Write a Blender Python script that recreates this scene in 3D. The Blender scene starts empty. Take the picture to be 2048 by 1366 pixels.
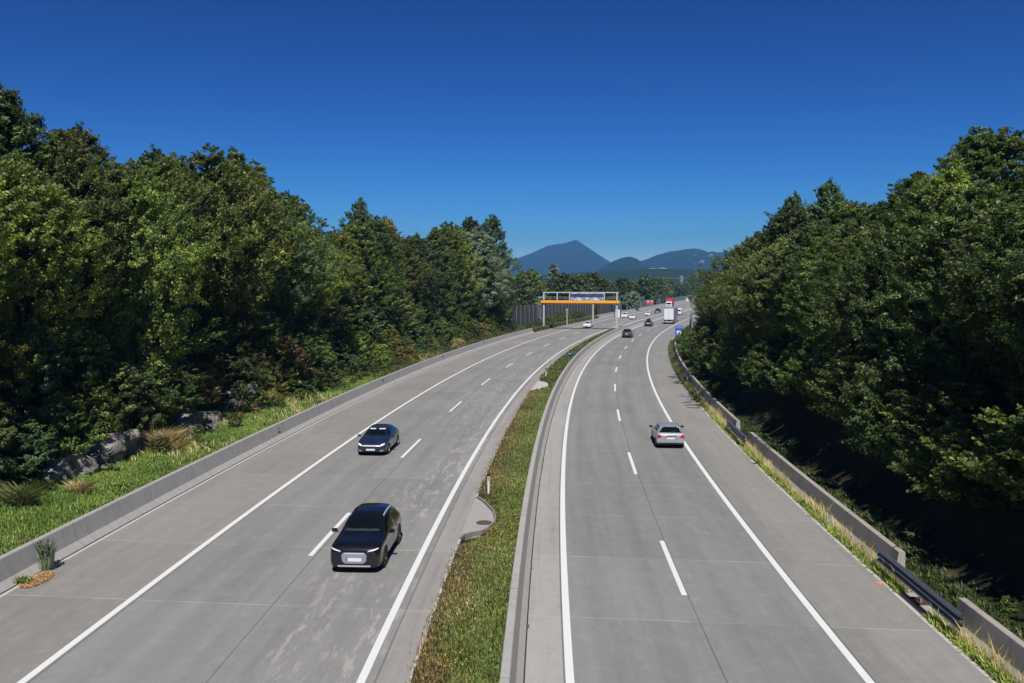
import bpy, bmesh, math, random
import numpy as np
from mathutils import Vector, Matrix
from mathutils.bvhtree import BVHTree

C = bpy.context.scene
COL = C.collection
R = math.radians
PI = math.pi

# ------------------------------------------------------------------ camera, sky, sun, exposure
F, H, P = 1725.0, 10.08, 0.06633            # focal length in photo pixels, eye height, downward pitch
cam = bpy.data.cameras.new("camera")
cam.sensor_width = 36.0
cam.lens = 36.0 * F / 2048.0
cam.clip_start = 0.2
cam.clip_end = 60000
cam_o = bpy.data.objects.new("camera", cam)
COL.objects.link(cam_o)
cam_o.location = (0, 0, H)
cam_o.rotation_euler = (PI / 2 - P, 0, 0)
C.camera = cam_o

SUN_EL, SUN_AZ = R(52), R(177)               # azimuth clockwise from +Y: behind the camera, slightly to the right
W = bpy.data.worlds.new("World")
C.world = W
W.use_nodes = True
wn = W.node_tree
bg = wn.nodes["Background"]
sky = wn.nodes.new("ShaderNodeTexSky")
sky.sky_type = 'NISHITA'
sky.sun_disc = False
sky.sun_elevation = SUN_EL
sky.sun_rotation = SUN_AZ
sky.altitude = 1500
sky.air_density = 1.0
sky.dust_density = 0.0
sky.ozone_density = 6.0
# deeper, more saturated high-mountain blue than the plain model gives: one power curve per channel
sepc = wn.nodes.new("ShaderNodeSeparateColor"); comb = wn.nodes.new("ShaderNodeCombineColor")
wn.links.new(sky.outputs[0], sepc.inputs[0])
for i, (pw, kk) in enumerate(((3.3, .00082), (2.42, .0038), (2.0, .0090))):
    pn = wn.nodes.new("ShaderNodeMath"); pn.operation = 'POWER'; pn.inputs[1].default_value = pw
    mn = wn.nodes.new("ShaderNodeMath"); mn.operation = 'MULTIPLY'; mn.inputs[1].default_value = kk / .1
    wn.links.new(sepc.outputs[i], pn.inputs[0]); wn.links.new(pn.outputs[0], mn.inputs[0]); wn.links.new(mn.outputs[0], comb.inputs[i])
wn.links.new(comb.outputs[0], bg.inputs[0])
bg.inputs[1].default_value = 0.1

sun = bpy.data.lights.new("sun", 'SUN')
sun.energy = 4.0
sun.angle = R(0.5)
sun.color = (1.0, 0.955, 0.89)
sun_o = bpy.data.objects.new("sun", sun)
COL.objects.link(sun_o)
sd = Vector((math.sin(SUN_AZ) * math.cos(SUN_EL), math.cos(SUN_AZ) * math.cos(SUN_EL), math.sin(SUN_EL)))
sun_o.rotation_euler = sd.to_track_quat('Z', 'Y').to_euler()

C.view_settings.view_transform = 'Standard'
C.view_settings.look = 'None'
C.view_settings.exposure = 0.4
C.view_settings.gamma = 1.0
C.cycles.max_bounces = 6
C.cycles.diffuse_bounces = 3
C.cycles.glossy_bounces = 3
C.cycles.transparent_max_bounces = 4
C.cycles.volume_bounces = 0
C.cycles.use_denoising = True

# ------------------------------------------------------------------ helpers
def tag(o, label=None, cat=None, group=None, kind=None):
    if label: o['label'] = label
    if cat: o['category'] = cat
    if group: o['group'] = group
    if kind: o['kind'] = kind
    return o

def empty(name, loc=(0, 0, 0), rz=0.0):
    o = bpy.data.objects.new(name, None)
    COL.objects.link(o)
    o.location = loc
    o.rotation_euler = (0, 0, rz)
    return o

def mesh_np(name, V, Fq, mats, parent=None, attr=None, uv=None, smooth=False, midx=None, link=True):
    """V (n,3), Fq (m,k) index array."""
    V = np.asarray(V, dtype=np.float32); Fq = np.asarray(Fq, dtype=np.int32)
    me = bpy.data.meshes.new(name)
    m, k = Fq.shape
    me.vertices.add(len(V)); me.vertices.foreach_set('co', V.ravel())
    me.loops.add(m * k); me.loops.foreach_set('vertex_index', Fq.ravel())
    me.polygons.add(m); me.polygons.foreach_set('loop_start', np.arange(0, m * k, k, dtype=np.int32))
    me.polygons.foreach_set('loop_total', np.full(m, k, dtype=np.int32))
    if midx is not None: me.polygons.foreach_set('material_index', np.asarray(midx, dtype=np.int32))
    if smooth: me.polygons.foreach_set('use_smooth', np.ones(m, dtype=bool))
    if uv is not None:
        l = me.uv_layers.new(name='UVMap')
        l.data.foreach_set('uv', np.asarray(uv, dtype=np.float32)[Fq.ravel()].ravel())
    if attr is not None:
        a = me.attributes.new('tint', 'FLOAT', 'POINT')
        a.data.foreach_set('value', np.asarray(attr, dtype=np.float32))
    me.update(calc_edges=True)
    for mt in (mats if isinstance(mats, (list, tuple)) else [mats]): me.materials.append(mt)
    if not link: return me
    o = bpy.data.objects.new(name, me)
    COL.objects.link(o)
    if parent: o.parent = parent
    return o

class MB:
    """collects boxes, tubes and quads into one mesh"""
    def __init__(s): s.V = []; s.F = []; s.M = []; s.m = 0
    def add(s, vs, fs):
        b = len(s.V); s.V += [tuple(v) for v in vs]
        for f in fs: s.F.append(tuple(i + b for i in f)); s.M.append(s.m)
        return s
    def box(s, c, d, rot=None):
        x, y, z = d[0] / 2, d[1] / 2, d[2] / 2
        vs = [Vector(v) for v in ((-x, -y, -z), (x, -y, -z), (x, y, -z), (-x, y, -z), (-x, -y, z), (x, -y, z), (x, y, z), (-x, y, z))]
        if rot is not None: vs = [rot @ v for v in vs]
        return s.add([v + Vector(c) for v in vs], [(0, 3, 2, 1), (4, 5, 6, 7), (0, 1, 5, 4), (1, 2, 6, 5), (2, 3, 7, 6), (3, 0, 4, 7)])
    def bar(s, a, b, w, h=None, up=(0, 0, 1)):
        a = Vector(a); b = Vector(b); h = h or w; d = (b - a); L = d.length; d.normalize()
        u = Vector(up)
        if abs(d.dot(u)) > .95: u = Vector((0, 1, 0))
        x = d.cross(u).normalized(); z = x.cross(d)
        vs = []
        for p in (a, b):
            for sx, sz in ((-1, -1), (1, -1), (1, 1), (-1, 1)): vs.append(p + x * sx * w / 2 + z * sz * h / 2)
        return s.add(vs, [(0, 3, 2, 1), (4, 5, 6, 7), (0, 1, 5, 4), (1, 2, 6, 5), (2, 3, 7, 6), (3, 0, 4, 7)])
    def tube(s, pts, rad, n=8):
        pts = [Vector(p) for p in pts]
        rad = rad if isinstance(rad, (list, tuple)) else [rad] * len(pts)
        vs = []
        for i, p in enumerate(pts):
            d = (pts[min(i + 1, len(pts) - 1)] - pts[max(i - 1, 0)]).normalized()
            u = Vector((0, 0, 1)) if abs(d.z) < .9 else Vector((0, 1, 0))
            x = d.cross(u).normalized(); z = x.cross(d)
            for k in range(n):
                a = 2 * PI * k / n
                vs.append(p + (x * math.cos(a) + z * math.sin(a)) * rad[i])
        fs = [(i * n + k, i * n + (k + 1) % n, (i + 1) * n + (k + 1) % n, (i + 1) * n + k) for i in range(len(pts) - 1) for k in range(n)]
        fs += [tuple(range(n - 1, -1, -1)), tuple((len(pts) - 1) * n + k for k in range(n))]
        return s.add(vs, fs)
    def lathe(s, prof, c, axis='x', n=24):
        """prof: list of (r, a) radius / position along axis"""
        vs = []
        for r, a in prof:
            for k in range(n):
                t = 2 * PI * k / n; p, q = r * math.cos(t), r * math.sin(t)
                vs.append((c[0] + a, c[1] + p, c[2] + q) if axis == 'x' else (c[0] + p, c[1] + q, c[2] + a))
        fs = [(i * n + k, i * n + (k + 1) % n, (i + 1) * n + (k + 1) % n, (i + 1) * n + k) for i in range(len(prof) - 1) for k in range(n)]
        return s.add(vs, fs)
    def build(s, name, mats, parent=None, smooth=False, bevel=0):
        me = bpy.data.meshes.new(name)
        me.from_pydata(s.V, [], s.F)
        mats = mats if isinstance(mats, (list, tuple)) else [mats]
        for m in mats: me.materials.append(m)
        if len(mats) > 1: me.polygons.foreach_set('material_index', s.M)
        if smooth:
            for p in me.polygons: p.use_smooth = True
        bm = bmesh.new(); bm.from_mesh(me); bmesh.ops.recalc_face_normals(bm, faces=bm.faces)
        if bevel: bmesh.ops.bevel(bm, geom=bm.edges[:], offset=bevel, segments=2, affect='EDGES', clamp_overlap=True)
        bm.to_mesh(me); bm.free()
        o = bpy.data.objects.new(name, me)
        COL.objects.link(o)
        if parent: o.parent = parent
        return o

# ------------------------------------------------------------------ node helper
class NT:
    def __init__(s, name):
        s.mat = bpy.data.materials.new(name); s.mat.use_nodes = True
        s.t = s.mat.node_tree; s.t.nodes.clear()
        s.out = s.t.nodes.new('ShaderNodeOutputMaterial')
    def n(s, typ, **kw):
        nd = s.t.nodes.new(typ)
        for k, v in kw.items():
            if k in ('operation', 'data_type', 'blend_type', 'attribute_name', 'noise_dimensions', 'feature', 'attribute_type', 'wave_type', 'distance', 'invert'): setattr(nd, k, v)
        for k, v in kw.items():
            if k.startswith('i_'):
                key = k[2:]; key = int(key) if key.isdigit() else key
                s.set(nd.inputs[key], v)
        return nd
    def set(s, inp, v):
        if isinstance(v, bpy.types.NodeSocket): s.t.links.new(v, inp)
        else:
            if inp.type == 'RGBA' and len(v) == 3: v = (*v, 1)
            inp.default_value = v
    def m(s, op, a, b=0.0, c=0.0):
        nd = s.t.nodes.new('ShaderNodeMath'); nd.operation = op
        for i, v in enumerate((a, b, c)): s.set(nd.inputs[i], v)
        return nd.outputs[0]
    def mix(s, f, a, b, typ='MIX'):
        nd = s.t.nodes.new('ShaderNodeMix'); nd.data_type = 'RGBA'; nd.blend_type = typ
        s.set(nd.inputs[0], f); s.set(nd.inputs[6], a); s.set(nd.inputs[7], b)
        return nd.outputs[2]
    def ramp(s, f, stops):
        nd = s.t.nodes.new('ShaderNodeValToRGB'); e = nd.color_ramp.elements
        while len(e) < len(stops): e.new(0.5)
        for el, (p, c) in zip(e, stops): el.position = p; el.color = (*c, 1) if len(c) == 3 else c
        s.set(nd.inputs[0], f); return nd.outputs[0]
    def noise(s, vec, scale, detail=4, rough=.55):
        nd = s.t.nodes.new('ShaderNodeTexNoise'); s.set(nd.inputs['Vector'], vec) if vec is not None else None
        nd.inputs['Scale'].default_value = scale; nd.inputs['Detail'].default_value = detail; nd.inputs['Roughness'].default_value = rough
        return nd.outputs[0]
    def smooth(s, x, a, b):
        nd = s.t.nodes.new('ShaderNodeMapRange'); nd.interpolation_type = 'SMOOTHSTEP'
        s.set(nd.inputs[0], x); nd.inputs[1].default_value = a; nd.inputs[2].default_value = b
        return nd.outputs[0]
    def vec(s, x, y, z=0.0):
        nd = s.t.nodes.new('ShaderNodeCombineXYZ')
        for i, v in enumerate((x, y, z)): s.set(nd.inputs[i], v)
        return nd.outputs[0]
    def uv(s):
        u = s.t.nodes.new('ShaderNodeUVMap'); u.uv_map = 'UVMap'
        sp = s.t.nodes.new('ShaderNodeSeparateXYZ'); s.t.links.new(u.outputs[0], sp.inputs[0])
        return u.outputs[0], sp.outputs[0], sp.outputs[1]
    def obj(s): return s.t.nodes.new('ShaderNodeTexCoord').outputs['Object']
    def pos(s): return s.t.nodes.new('ShaderNodeNewGeometry').outputs['Position']
    def bump(s, h, strength=.3, dist=.02):
        nd = s.t.nodes.new('ShaderNodeBump'); nd.inputs['Strength'].default_value = strength; nd.inputs['Distance'].default_value = dist
        s.set(nd.inputs['Height'], h); return nd.outputs[0]
    def bsdf(s, col, rough=.6, metal=0.0, normal=None, spec=.5, coat=0.0, coatr=.03, sheen=0.0):
        b = s.t.nodes.new('ShaderNodeBsdfPrincipled')
        s.set(b.inputs['Base Color'], col); s.set(b.inputs['Roughness'], rough); s.set(b.inputs['Metallic'], metal)
        b.inputs['Specular IOR Level'].default_value = spec
        b.inputs['Coat Weight'].default_value = coat; b.inputs['Coat Roughness'].default_value = coatr
        if normal is not None: s.set(b.inputs['Normal'], normal)
        s.t.links.new(b.outputs[0], s.out.inputs[0]); s.b = b
        return s.mat

def plain(name, col, rough=.5, metal=0.0, spec=.5, coat=0.0, noise_amt=.0, nscale=8.0):
    t = NT(name)
    c = col
    if noise_amt:
        nz = t.noise(t.obj(), nscale, 5)
        c = t.mix(nz, tuple(x * (1 - noise_amt) for x in col), tuple(min(1, x * (1 + noise_amt)) for x in col))
    return t.bsdf(c, rough, metal, spec=spec, coat=coat)

# ------------------------------------------------------------------ road curve: s = distance along, o = offset to the right
KN = [0, 40, 80, 120, 160, 200, 240, 290, 350, 450, 700]
KV = [1.14e-03, 1.23e-03, 1.32e-03, 1.38e-03, 1.13e-03, 6.5e-04, 2.2e-04, 1e-05, -5e-05, -8e-05, -1.2e-04]
S_ = np.arange(-70, 1400, 1.0)
k_ = np.interp(S_, KN, KV)
T_ = np.cumsum(k_); i0 = 70; T_ = T_ - T_[i0] + .03529
X_ = np.cumsum(np.sin(T_)); Y_ = np.cumsum(np.cos(T_)); X_ = X_ - X_[i0] + 1.4175; Y_ = Y_ - Y_[i0] + 19.7

def at(s, o):
    a = np.interp(s, S_, T_)
    return np.interp(s, S_, X_) + o * np.cos(a), np.interp(s, S_, Y_) - o * np.sin(a)
def heading(s): return float(np.interp(s, S_, T_))
def so(X, Y):
    j = int(np.argmin(np.hypot(X_ - X, Y_ - Y))); t = T_[j]
    return S_[j] + (X - X_[j]) * math.sin(t) + (Y - Y_[j]) * math.cos(t), (X - X_[j]) * math.cos(t) - (Y - Y_[j]) * math.sin(t)
def ray(u, v):
    a = (683 - v) / F
    return np.array([(u - 1024) / F, math.cos(P) + a * math.sin(P), -math.sin(P) + a * math.cos(P)])
def gz(u, v, z=0.0):
    d = ray(u, v); t = (z - H) / d[2]; return d[0] * t, d[1] * t
def ztop(u, v, Y):
    d = ray(u, v); return H + d[2] * Y / d[1]

def hnoise(x, y, seed=0.0):
    return (np.sin(x * .37 + 1.3 + seed) * np.cos(y * .29 + seed * 2) + .6 * np.sin(x * .91 + y * .53 + seed) + .4 * np.cos(x * 1.7 - y * 1.3 + 2 * seed) + .25 * np.sin(x * 3.1 + y * 2.7 + seed)) / 2.25

def sstep(x, a, b):
    t = np.clip((x - a) / (b - a), 0, 1); return t * t * (3 - 2 * t)

def terr(s, o):
    """terrain height at road coordinates"""
    s = np.asarray(s, float); o = np.asarray(o, float)
    z = np.full(np.broadcast(s, o).shape, -.06)
    t = -(o + 19.0)
    fL = 1 - sstep(s, 135, 190)
    verge = .45 + .09 * np.clip(t, 0, 5)
    bank = (7.2 * sstep(t, 4.0, 11.0) * .5 + 7.2 * np.clip((t - 4.2) / 6.5, 0, 1) * .5) * fL + .25 * hnoise(o * 1.3, s * .8) * np.clip((t - 3) / 3, 0, 1)
    zl = verge * (fL * .6 + .4) + bank
    z = np.where(t > 0, zl, z)
    # median grass
    m = (o > -4.05) & (o < -1.66) & (s < 185)
    zm = .05 + .62 * ((o + 4.05) / 2.4) + .05 * hnoise(o * 3, s)
    zm = zm * .75
    for (c, a, b) in ((16.8, 1.45, 4.1), (65.3, 1.7, 5.2)):
        q = np.sqrt(((o + 4.1) / a) ** 2 + ((s - c) / b) ** 2)
        zm = np.where(q < 1.0, -.12 + 0 * zm, np.minimum(zm, np.maximum(.02, (q - 1) * .8)))
    z = np.where(m, zm, z)
    t2 = o - 11.6
    fR = 1 - sstep(s, 95, 150)
    zr = .25 + .1 * np.clip(t2, 0, 2) + 7.0 * np.clip((t2 - 1.2) / 7.0, 0, 1) * fR + .25 * hnoise(o, s * .7, 3) * np.clip((t2 - 1) / 3, 0, 1)
    z = np.where(t2 > 0, zr, z)
    return z

# ------------------------------------------------------------------ materials
def mat_road(side):
    t = NT('concrete_road_' + side)
    uv, o, s = t.uv()
    big = t.noise(t.vec(t.m('MULTIPLY', o, .35), t.m('MULTIPLY', s, .12)), 1.0, 5)
    fine = t.noise(uv, 22, 3, .7)
    streak = t.noise(t.vec(t.m('MULTIPLY', o, 2.6), t.m('MULTIPLY', s, .09)), 1.0, 5, .65)
    # slabs
    seg = 5.9
    sj = t.m('ADD', s, t.m('MULTIPLY', o, .06))
    slab = t.m('FLOOR', t.m('DIVIDE', sj, seg))
    band = t.m('FLOOR', t.m('DIVIDE', t.m('ADD', o, 40 - .0), 3.75))
    wn_ = t.t.nodes.new('ShaderNodeTexWhiteNoise'); wn_.noise_dimensions = '2D'
    t.set(wn_.inputs[0], t.vec(slab, band))
    if side == 'left':
        base = t.ramp(big, [(.3, (.255, .255, .245)), (.7, (.30, .30, .285))])
        warm = t.smooth(o, -13.6, -14.3)
        base = t.mix(t.m('MULTIPLY', warm, .8), base, t.mix(big, (.265, .245, .225), (.315, .295, .272)))
        # pale worn edge by the grass
        pale = t.m('MULTIPLY', t.smooth(o, -5.05, -4.85), .75)
        base = t.mix(pale, base, t.mix(streak, (.34, .31, .29), (.46, .43, .40)))
        # scuffs in the fast lane
        n2 = t.noise(t.vec(t.m('MULTIPLY', o, 3.2), t.m('MULTIPLY', s, .55)), 1.0, 6, .75)
        n3 = t.noise(t.vec(t.m('MULTIPLY', o, .5), t.m('MULTIPLY', s, .05)), 1.0, 2)
        sc = t.m('MULTIPLY', t.smooth(n2, .50, .62), t.smooth(n3, .36, .55))
        sc = t.m('MULTIPLY', sc, t.m('MULTIPLY', t.smooth(o, -9.4, -7.6), t.m('SUBTRACT', 1.0, t.smooth(o, -5.4, -4.6))))
        base = t.mix(t.m('MULTIPLY', sc, .85), base, (.52, .50, .475))
        joints = [-13.72, -9.22, -4.95]
    else:
        base = t.ramp(big, [(.3, (.24, .243, .235)), (.7, (.28, .284, .273))])
        should = t.smooth(o, 7.6, 8.6)
        base = t.mix(t.m('MULTIPLY', should, .85), base, t.mix(big, (.27, .262, .24), (.33, .32, .295)))
        gut = t.m('SUBTRACT', 1.0, t.smooth(o, -.16, -.13))
        base = t.mix(gut, base, t.mix(streak, (.37, .36, .34), (.46, .45, .43)))
        joints = [-.145, 3.98, 7.75]
    base = t.mix(t.m('MULTIPLY', t.m('SUBTRACT', streak, .5), .9), base, (.42, .41, .39))
    base = t.mix(t.m('MULTIPLY', t.m('ABSOLUTE', t.m('MINIMUM', t.m('SUBTRACT', streak, .5), 0.0)), 1.1), base, (.10, .10, .10))
    base = t.mix(.16, base, t.mix(wn_.outputs[0], (.14, .14, .14), (.40, .40, .39)))
    base = t.mix(t.m('MULTIPLY', t.smooth(fine, .25, .8), .35), base, (.14, .14, .135))
    mot = t.noise(t.vec(t.m('MULTIPLY', o, 1.1), t.m('MULTIPLY', s, .8)), 1.6, 6, .75)
    base = t.mix(t.m('MULTIPLY', t.smooth(mot, .50, .72), .24), base, (.43, .42, .395))
    base = t.mix(t.m('MULTIPLY', t.smooth(mot, .50, .30), .20), base, (.15, .15, .145))
    # tyre bands
    for c in ((-12.6, -10.9, -8.3, -6.5) if side == 'left' else (1.1, 2.9, 4.9, 6.7)):
        tb = t.m('SUBTRACT', 1.0, t.smooth(t.m('ABSOLUTE', t.m('SUBTRACT', o, c)), .12, .6))
        base = t.mix(t.m('MULTIPLY', tb, .16), base, (.13, .13, .13))
    # transverse joints (pale) and lengthwise joints (dark)
    fr = t.m('ABSOLUTE', t.m('SUBTRACT', t.m('FRACT', t.m('DIVIDE', sj, seg)), .5))
    wob = t.m('MULTIPLY', t.m('SUBTRACT', t.noise(uv, 3, 3), .5), .004)
    tj = t.smooth(t.m('ADD', fr, wob), .4925, .496)
    base = t.mix(t.m('MULTIPLY', tj, t.m('MULTIPLY', t.smooth(big, .25, .75), .42)), base, (.55, .54, .52))
    for j in joints:
        d = t.m('ABSOLUTE', t.m('SUBTRACT', t.m('ADD', o, t.m('MULTIPLY', wob, 3.0)), j))
        dj = t.m('SUBTRACT', 1.0, t.smooth(d, .012, .035))
        base = t.mix(t.m('MULTIPLY', dj, t.m('ADD', .2, t.m('MULTIPLY', big, .6))), base, (.06, .06, .058))
    # oil spots
    sp = t.smooth(t.noise(uv, 1.7, 2), .77, .80)
    base = t.mix(t.m('MULTIPLY', sp, .6), base, (.06, .06, .06))
    return t.bsdf(base, .85, normal=t.bump(fine, .35, .01), spec=.3)

def mat_concrete(name, a, b, joint=6.0, dark=.0):
    """UV: u = distance round the section, v = s"""
    t = NT(name)
    uv, u, s = t.uv()
    big = t.noise(t.vec(t.m('MULTIPLY', u, .8), t.m('MULTIPLY', s, .25)), 1.0, 5)
    st = t.noise(t.vec(t.m('MULTIPLY', u, .5), t.m('MULTIPLY', s, 3.0)), 1.0, 5, .7)
    fine = t.noise(t.pos(), 9, 5, .7)
    col = t.mix(big, a, b)
    col = t.mix(t.m('MULTIPLY', t.smooth(st, .45, .8), .45 + dark), col, tuple(x * .45 for x in a))
    col = t.mix(t.m('MULTIPLY', t.smooth(fine, .35, .75), .25), col, tuple(x * .6 for x in a))
    bl = t.smooth(t.noise(t.vec(t.m('MULTIPLY', u, 1.5), t.m('MULTIPLY', s, .9)), 1.0, 4, .8), .66, .74)
    col = t.mix(t.m('MULTIPLY', bl, .35), col, (.09, .09, .085))
    fr = t.m('ABSOLUTE', t.m('SUBTRACT', t.m('FRACT', t.m('DIVIDE', s, joint)), .5))
    col = t.mix(t.m('MULTIPLY', t.smooth(fr, .4965, .4985), .7), col, (.07, .07, .065))
    return t.bsdf(col, .85, normal=t.bump(fine, .3, .01), spec=.25)

def mat_paint(name, col, wear=.5):
    t = NT(name)
    uv, o, s = t.uv()
    n = t.noise(t.pos(), 14, 5, .75)
    n2 = t.noise(t.pos(), .6, 3)
    c = t.mix(t.m('MULTIPLY', t.smooth(n, .52, .70), wear), col, (.40, .40, .38))
    c = t.mix(t.m('MULTIPLY', n2, .15), c, (.5, .5, .48))
    return t.bsdf(c, .6, spec=.4)

def mat_ground():
    t = NT('soil_and_grass')
    p = t.pos()
    n1 = t.noise(p, .35, 6, .6); n2 = t.noise(p, 4.0, 5, .7)
    grass = t.mix(n2, (.018, .03, .009), (.05, .07, .02))
    dry = t.mix(n2, (.07, .06, .03), (.14, .12, .06))
    c = t.mix(t.smooth(n1, .48, .62), grass, dry)
    uv, o, s = t.uv()
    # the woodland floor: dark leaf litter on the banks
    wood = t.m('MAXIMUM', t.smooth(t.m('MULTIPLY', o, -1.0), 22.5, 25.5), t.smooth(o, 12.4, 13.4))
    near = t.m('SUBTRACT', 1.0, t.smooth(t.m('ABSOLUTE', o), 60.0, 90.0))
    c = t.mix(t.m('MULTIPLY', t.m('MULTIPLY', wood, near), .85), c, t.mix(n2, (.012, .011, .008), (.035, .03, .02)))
    far = t.smooth(s, 500, 1500)
    c = t.mix(far, c, t.mix(t.smooth(t.noise(p, .004, 4), .45, .6), (.02, .035, .012), (.08, .11, .035)))
    return t.bsdf(c, .95, normal=t.bump(n2, .6, .08), spec=.1)

M_roadL, M_roadR = mat_road('left'), mat_road('right')
M_wall = mat_concrete('weathered_concrete', (.34, .335, .325), (.44, .43, .415))
M_wallR = mat_concrete('old_concrete', (.34, .315, .28), (.45, .42, .375), dark=.15)
M_med = mat_concrete('median_concrete', (.38, .375, .36), (.47, .46, .445))
M_white = mat_paint('white_road_paint', (.80, .81, .80), .42)
M_orange_paint = mat_paint('orange_spray_paint', (.85, .22, .05), .5)
M_ground = mat_ground()

# ------------------------------------------------------------------ ribbons along the road
def ribbon(name, prof, s0, s1, ds, mat, parent=None, cap=False, offs=(0, 0), zf=None):
    """prof: list of (o, z) across; swept from s0 to s1. uv = (running section length or offset, s)"""
    ss = np.arange(s0, s1 + ds * .5, ds); ss[-1] = s1
    n = len(prof); V = []; U = []
    run = [0.0]
    for a, b in zip(prof, prof[1:]): run.append(run[-1] + math.hypot(b[0] - a[0], b[1] - a[1]))
    flat = all(abs(p[1] - prof[0][1]) < 1e-6 for p in prof)
    for s in ss:
        for i, (o, z) in enumerate(prof):
            x, y = at(s, o); V.append((x, y, z + (zf(s) if zf else 0))); U.append((o if flat else run[i], s))
    Fq = []
    for a in range(len(ss) - 1):
        for b in range(n - 1):
            Fq.append((a * n + b, a * n + b + 1, (a + 1) * n + b + 1, (a + 1) * n + b))
    me = bpy.data.meshes.new(name)
    if cap:
        Fq = Fq + [tuple(range(n - 1, -1, -1)), tuple((len(ss) - 1) * n + i for i in range(n))]
    me.from_pydata([tuple(map(float, v)) for v in V], [], Fq)
    l = me.uv_layers.new(name='UVMap')
    for lp in me.loops: l.data[lp.index].uv = U[lp.vertex_index]
    me.materials.append(mat)
    o = bpy.data.objects.new(name, me); COL.objects.link(o)
    if parent: o.parent = parent
    return o

# terrain: one sheet to the horizon
def build_ground():
    os_ = np.array([-60, -52, -46, -41, -37, -34, -32] + list(np.arange(-31, -19.4, .5)) + [-19.3, -19.05, -18.9, -17, -10, -4.3, -4.06, -4.04, -3.5, -3.0, -2.5, -2.0, -1.68, -1.64, 0, 5, 11, 11.55, 11.65, 12, 12.4] + list(np.arange(13, 22, .5)) + [22.5, 24, 27, 31, 36, 44, 60], float)
    ss = np.concatenate([np.arange(-70, 200, 1.0), np.arange(200, 420, 4.0), np.arange(420, 900, 20.0), [900, 1000, 1150, 1380]])
    SS, OO = np.meshgrid(ss, os_, indexing='ij')
    X, Y = at(SS, OO); Z = terr(SS, OO)
    # outer columns reach out sideways in X only
    dl = np.array([8000, 5000, 3000, 1500, 700, 300, 120, 40.]); dr = dl[::-1]
    XL = X[:, :1] - dl; XR = X[:, -1:] + dr
    YL = np.repeat(Y[:, :1], len(dl), 1); YR = np.repeat(Y[:, -1:], len(dr), 1)
    zl = Z[:, :1] * np.array([0, 0, 0, 0, 0, .3, .6, .9]); zr = Z[:, -1:] * np.array([.9, .6, .3, 0, 0, 0, 0, 0])
    X = np.hstack([XL, X, XR]); Y = np.hstack([YL, Y, YR]); Z = np.hstack([zl, Z, zr])
    U = np.hstack([OO[:, :1] - dl, OO, OO[:, -1:] + dr]); Vv = np.repeat(SS[:, :1], X.shape[1], 1)
    # far rows
    for yy in (2200, 3500, 5500, 7000, 8900):
        r = X[-1:] + (yy - Y[-1:]) * .0
        X = np.vstack([X, r]); Y = np.vstack([Y, np.full_like(r, yy)]); Z = np.vstack([Z, np.full_like(r, -.5)])
        U = np.vstack([U, U[-1:]]); Vv = np.vstack([Vv, np.full_like(r, yy)])
    X = np.vstack([X[:1], X]); Y = np.vstack([np.full_like(X[:1], -350), Y]); Z = np.vstack([Z[:1], Z]); U = np.vstack([U[:1], U]); Vv = np.vstack([np.full_like(X[:1], -400), Vv])
    n, m = X.shape
    idx = np.arange(n * m).reshape(n, m)
    Fq = np.stack([idx[:-1, :-1], idx[:-1, 1:], idx[1:, 1:], idx[1:, :-1]], -1).reshape(-1, 4)
    V = np.stack([X, Y, Z], -1).reshape(-1, 3)
    o = mesh_np('ground', V, Fq, M_ground, uv=np.stack([U, Vv], -1).reshape(-1, 2), smooth=True)
    tag(o, kind='structure')
build_ground()

SEND = 700
tag(ribbon('road', [(-18.45, 0), (-13.9, 0), (-9.4, 0), (-4.08, 0)], -60, SEND, 2, M_roadL), kind='structure')
tag(ribbon('road', [(-1.2, 0), (-.145, 0), (3.98, 0), (7.7, 0), (10.86, 0)], -60, SEND, 2, M_roadR), kind='structure')
# pavement kerb strips / drainage slots
M_slot = plain('drain_slot_dark', (.03, .03, .028), .9)
M_pale = plain('pale_edge_mortar', (.50, .47, .44), .9, noise_amt=.25, nscale=3)
tag(ribbon('gutter_slot', [(-18.44, .006), (-18.34, .006)], -60, 160, 2, M_slot), kind='structure')
tag(ribbon('pavement_edge', [(-18.33, .005), (-18.19, .005)], -60, 160, 2, M_pale), kind='structure')
tag(ribbon('kerb', [(-4.12, .0), (-4.11, .05), (-4.03, .05), (-4.02, -.05)], 20.2, 185, 1, M_pale), kind='structure')
tag(ribbon('kerb', [(-4.12, .0), (-4.11, .05), (-4.03, .05), (-4.02, -.05)], -60, 13.8, 1, M_pale), kind='structure')
tag(ribbon('gutter_slot', [(-1.19, .006), (-1.15, .006)], -60, 300, 2, M_slot), kind='structure')
tag(ribbon('gutter_slot', [(10.84, .006), (10.92, .006)], -60, 160, 2, M_slot), kind='structure')
tag(ribbon('pavement_edge', [(10.70, .005), (10.83, .005)], -60, 160, 2, M_pale), kind='structure')
tag(ribbon('gravel_strip', [(10.93, .0), (11.2, .03)], -60, 300, 2, plain('gravelly_soil', (.20, .17, .12), .95, noise_amt=.5, nscale=20)), kind='structure')

# markings
def mark(o, w, s0, s1, ds=1.5):
    return tag(ribbon('road_marking', [(o - w / 2, .008), (o + w / 2, .008)], s0, s1, ds, M_white), kind='structure')
mark(-13.9, .22, -60, SEND); mark(-5.31, .22, -60, SEND)
mark(0.0, .22, -60, SEND); mark(7.6, .22, -60, SEND)
def s_of(u, v): X, Y = gz(u, v); return so(X, Y)[0]
sa = s_of(618, 1112); sb = s_of(1370, 1191)
for k in range(-2, 36): mark(-9.41, .18, sa + 18 * k * 1.0, sa + 18 * k + 6, 1.5)
for k in range(-2, 36): mark(3.87, .18, sb + 18 * k, sb + 18 * k + 6, 1.5)

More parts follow.
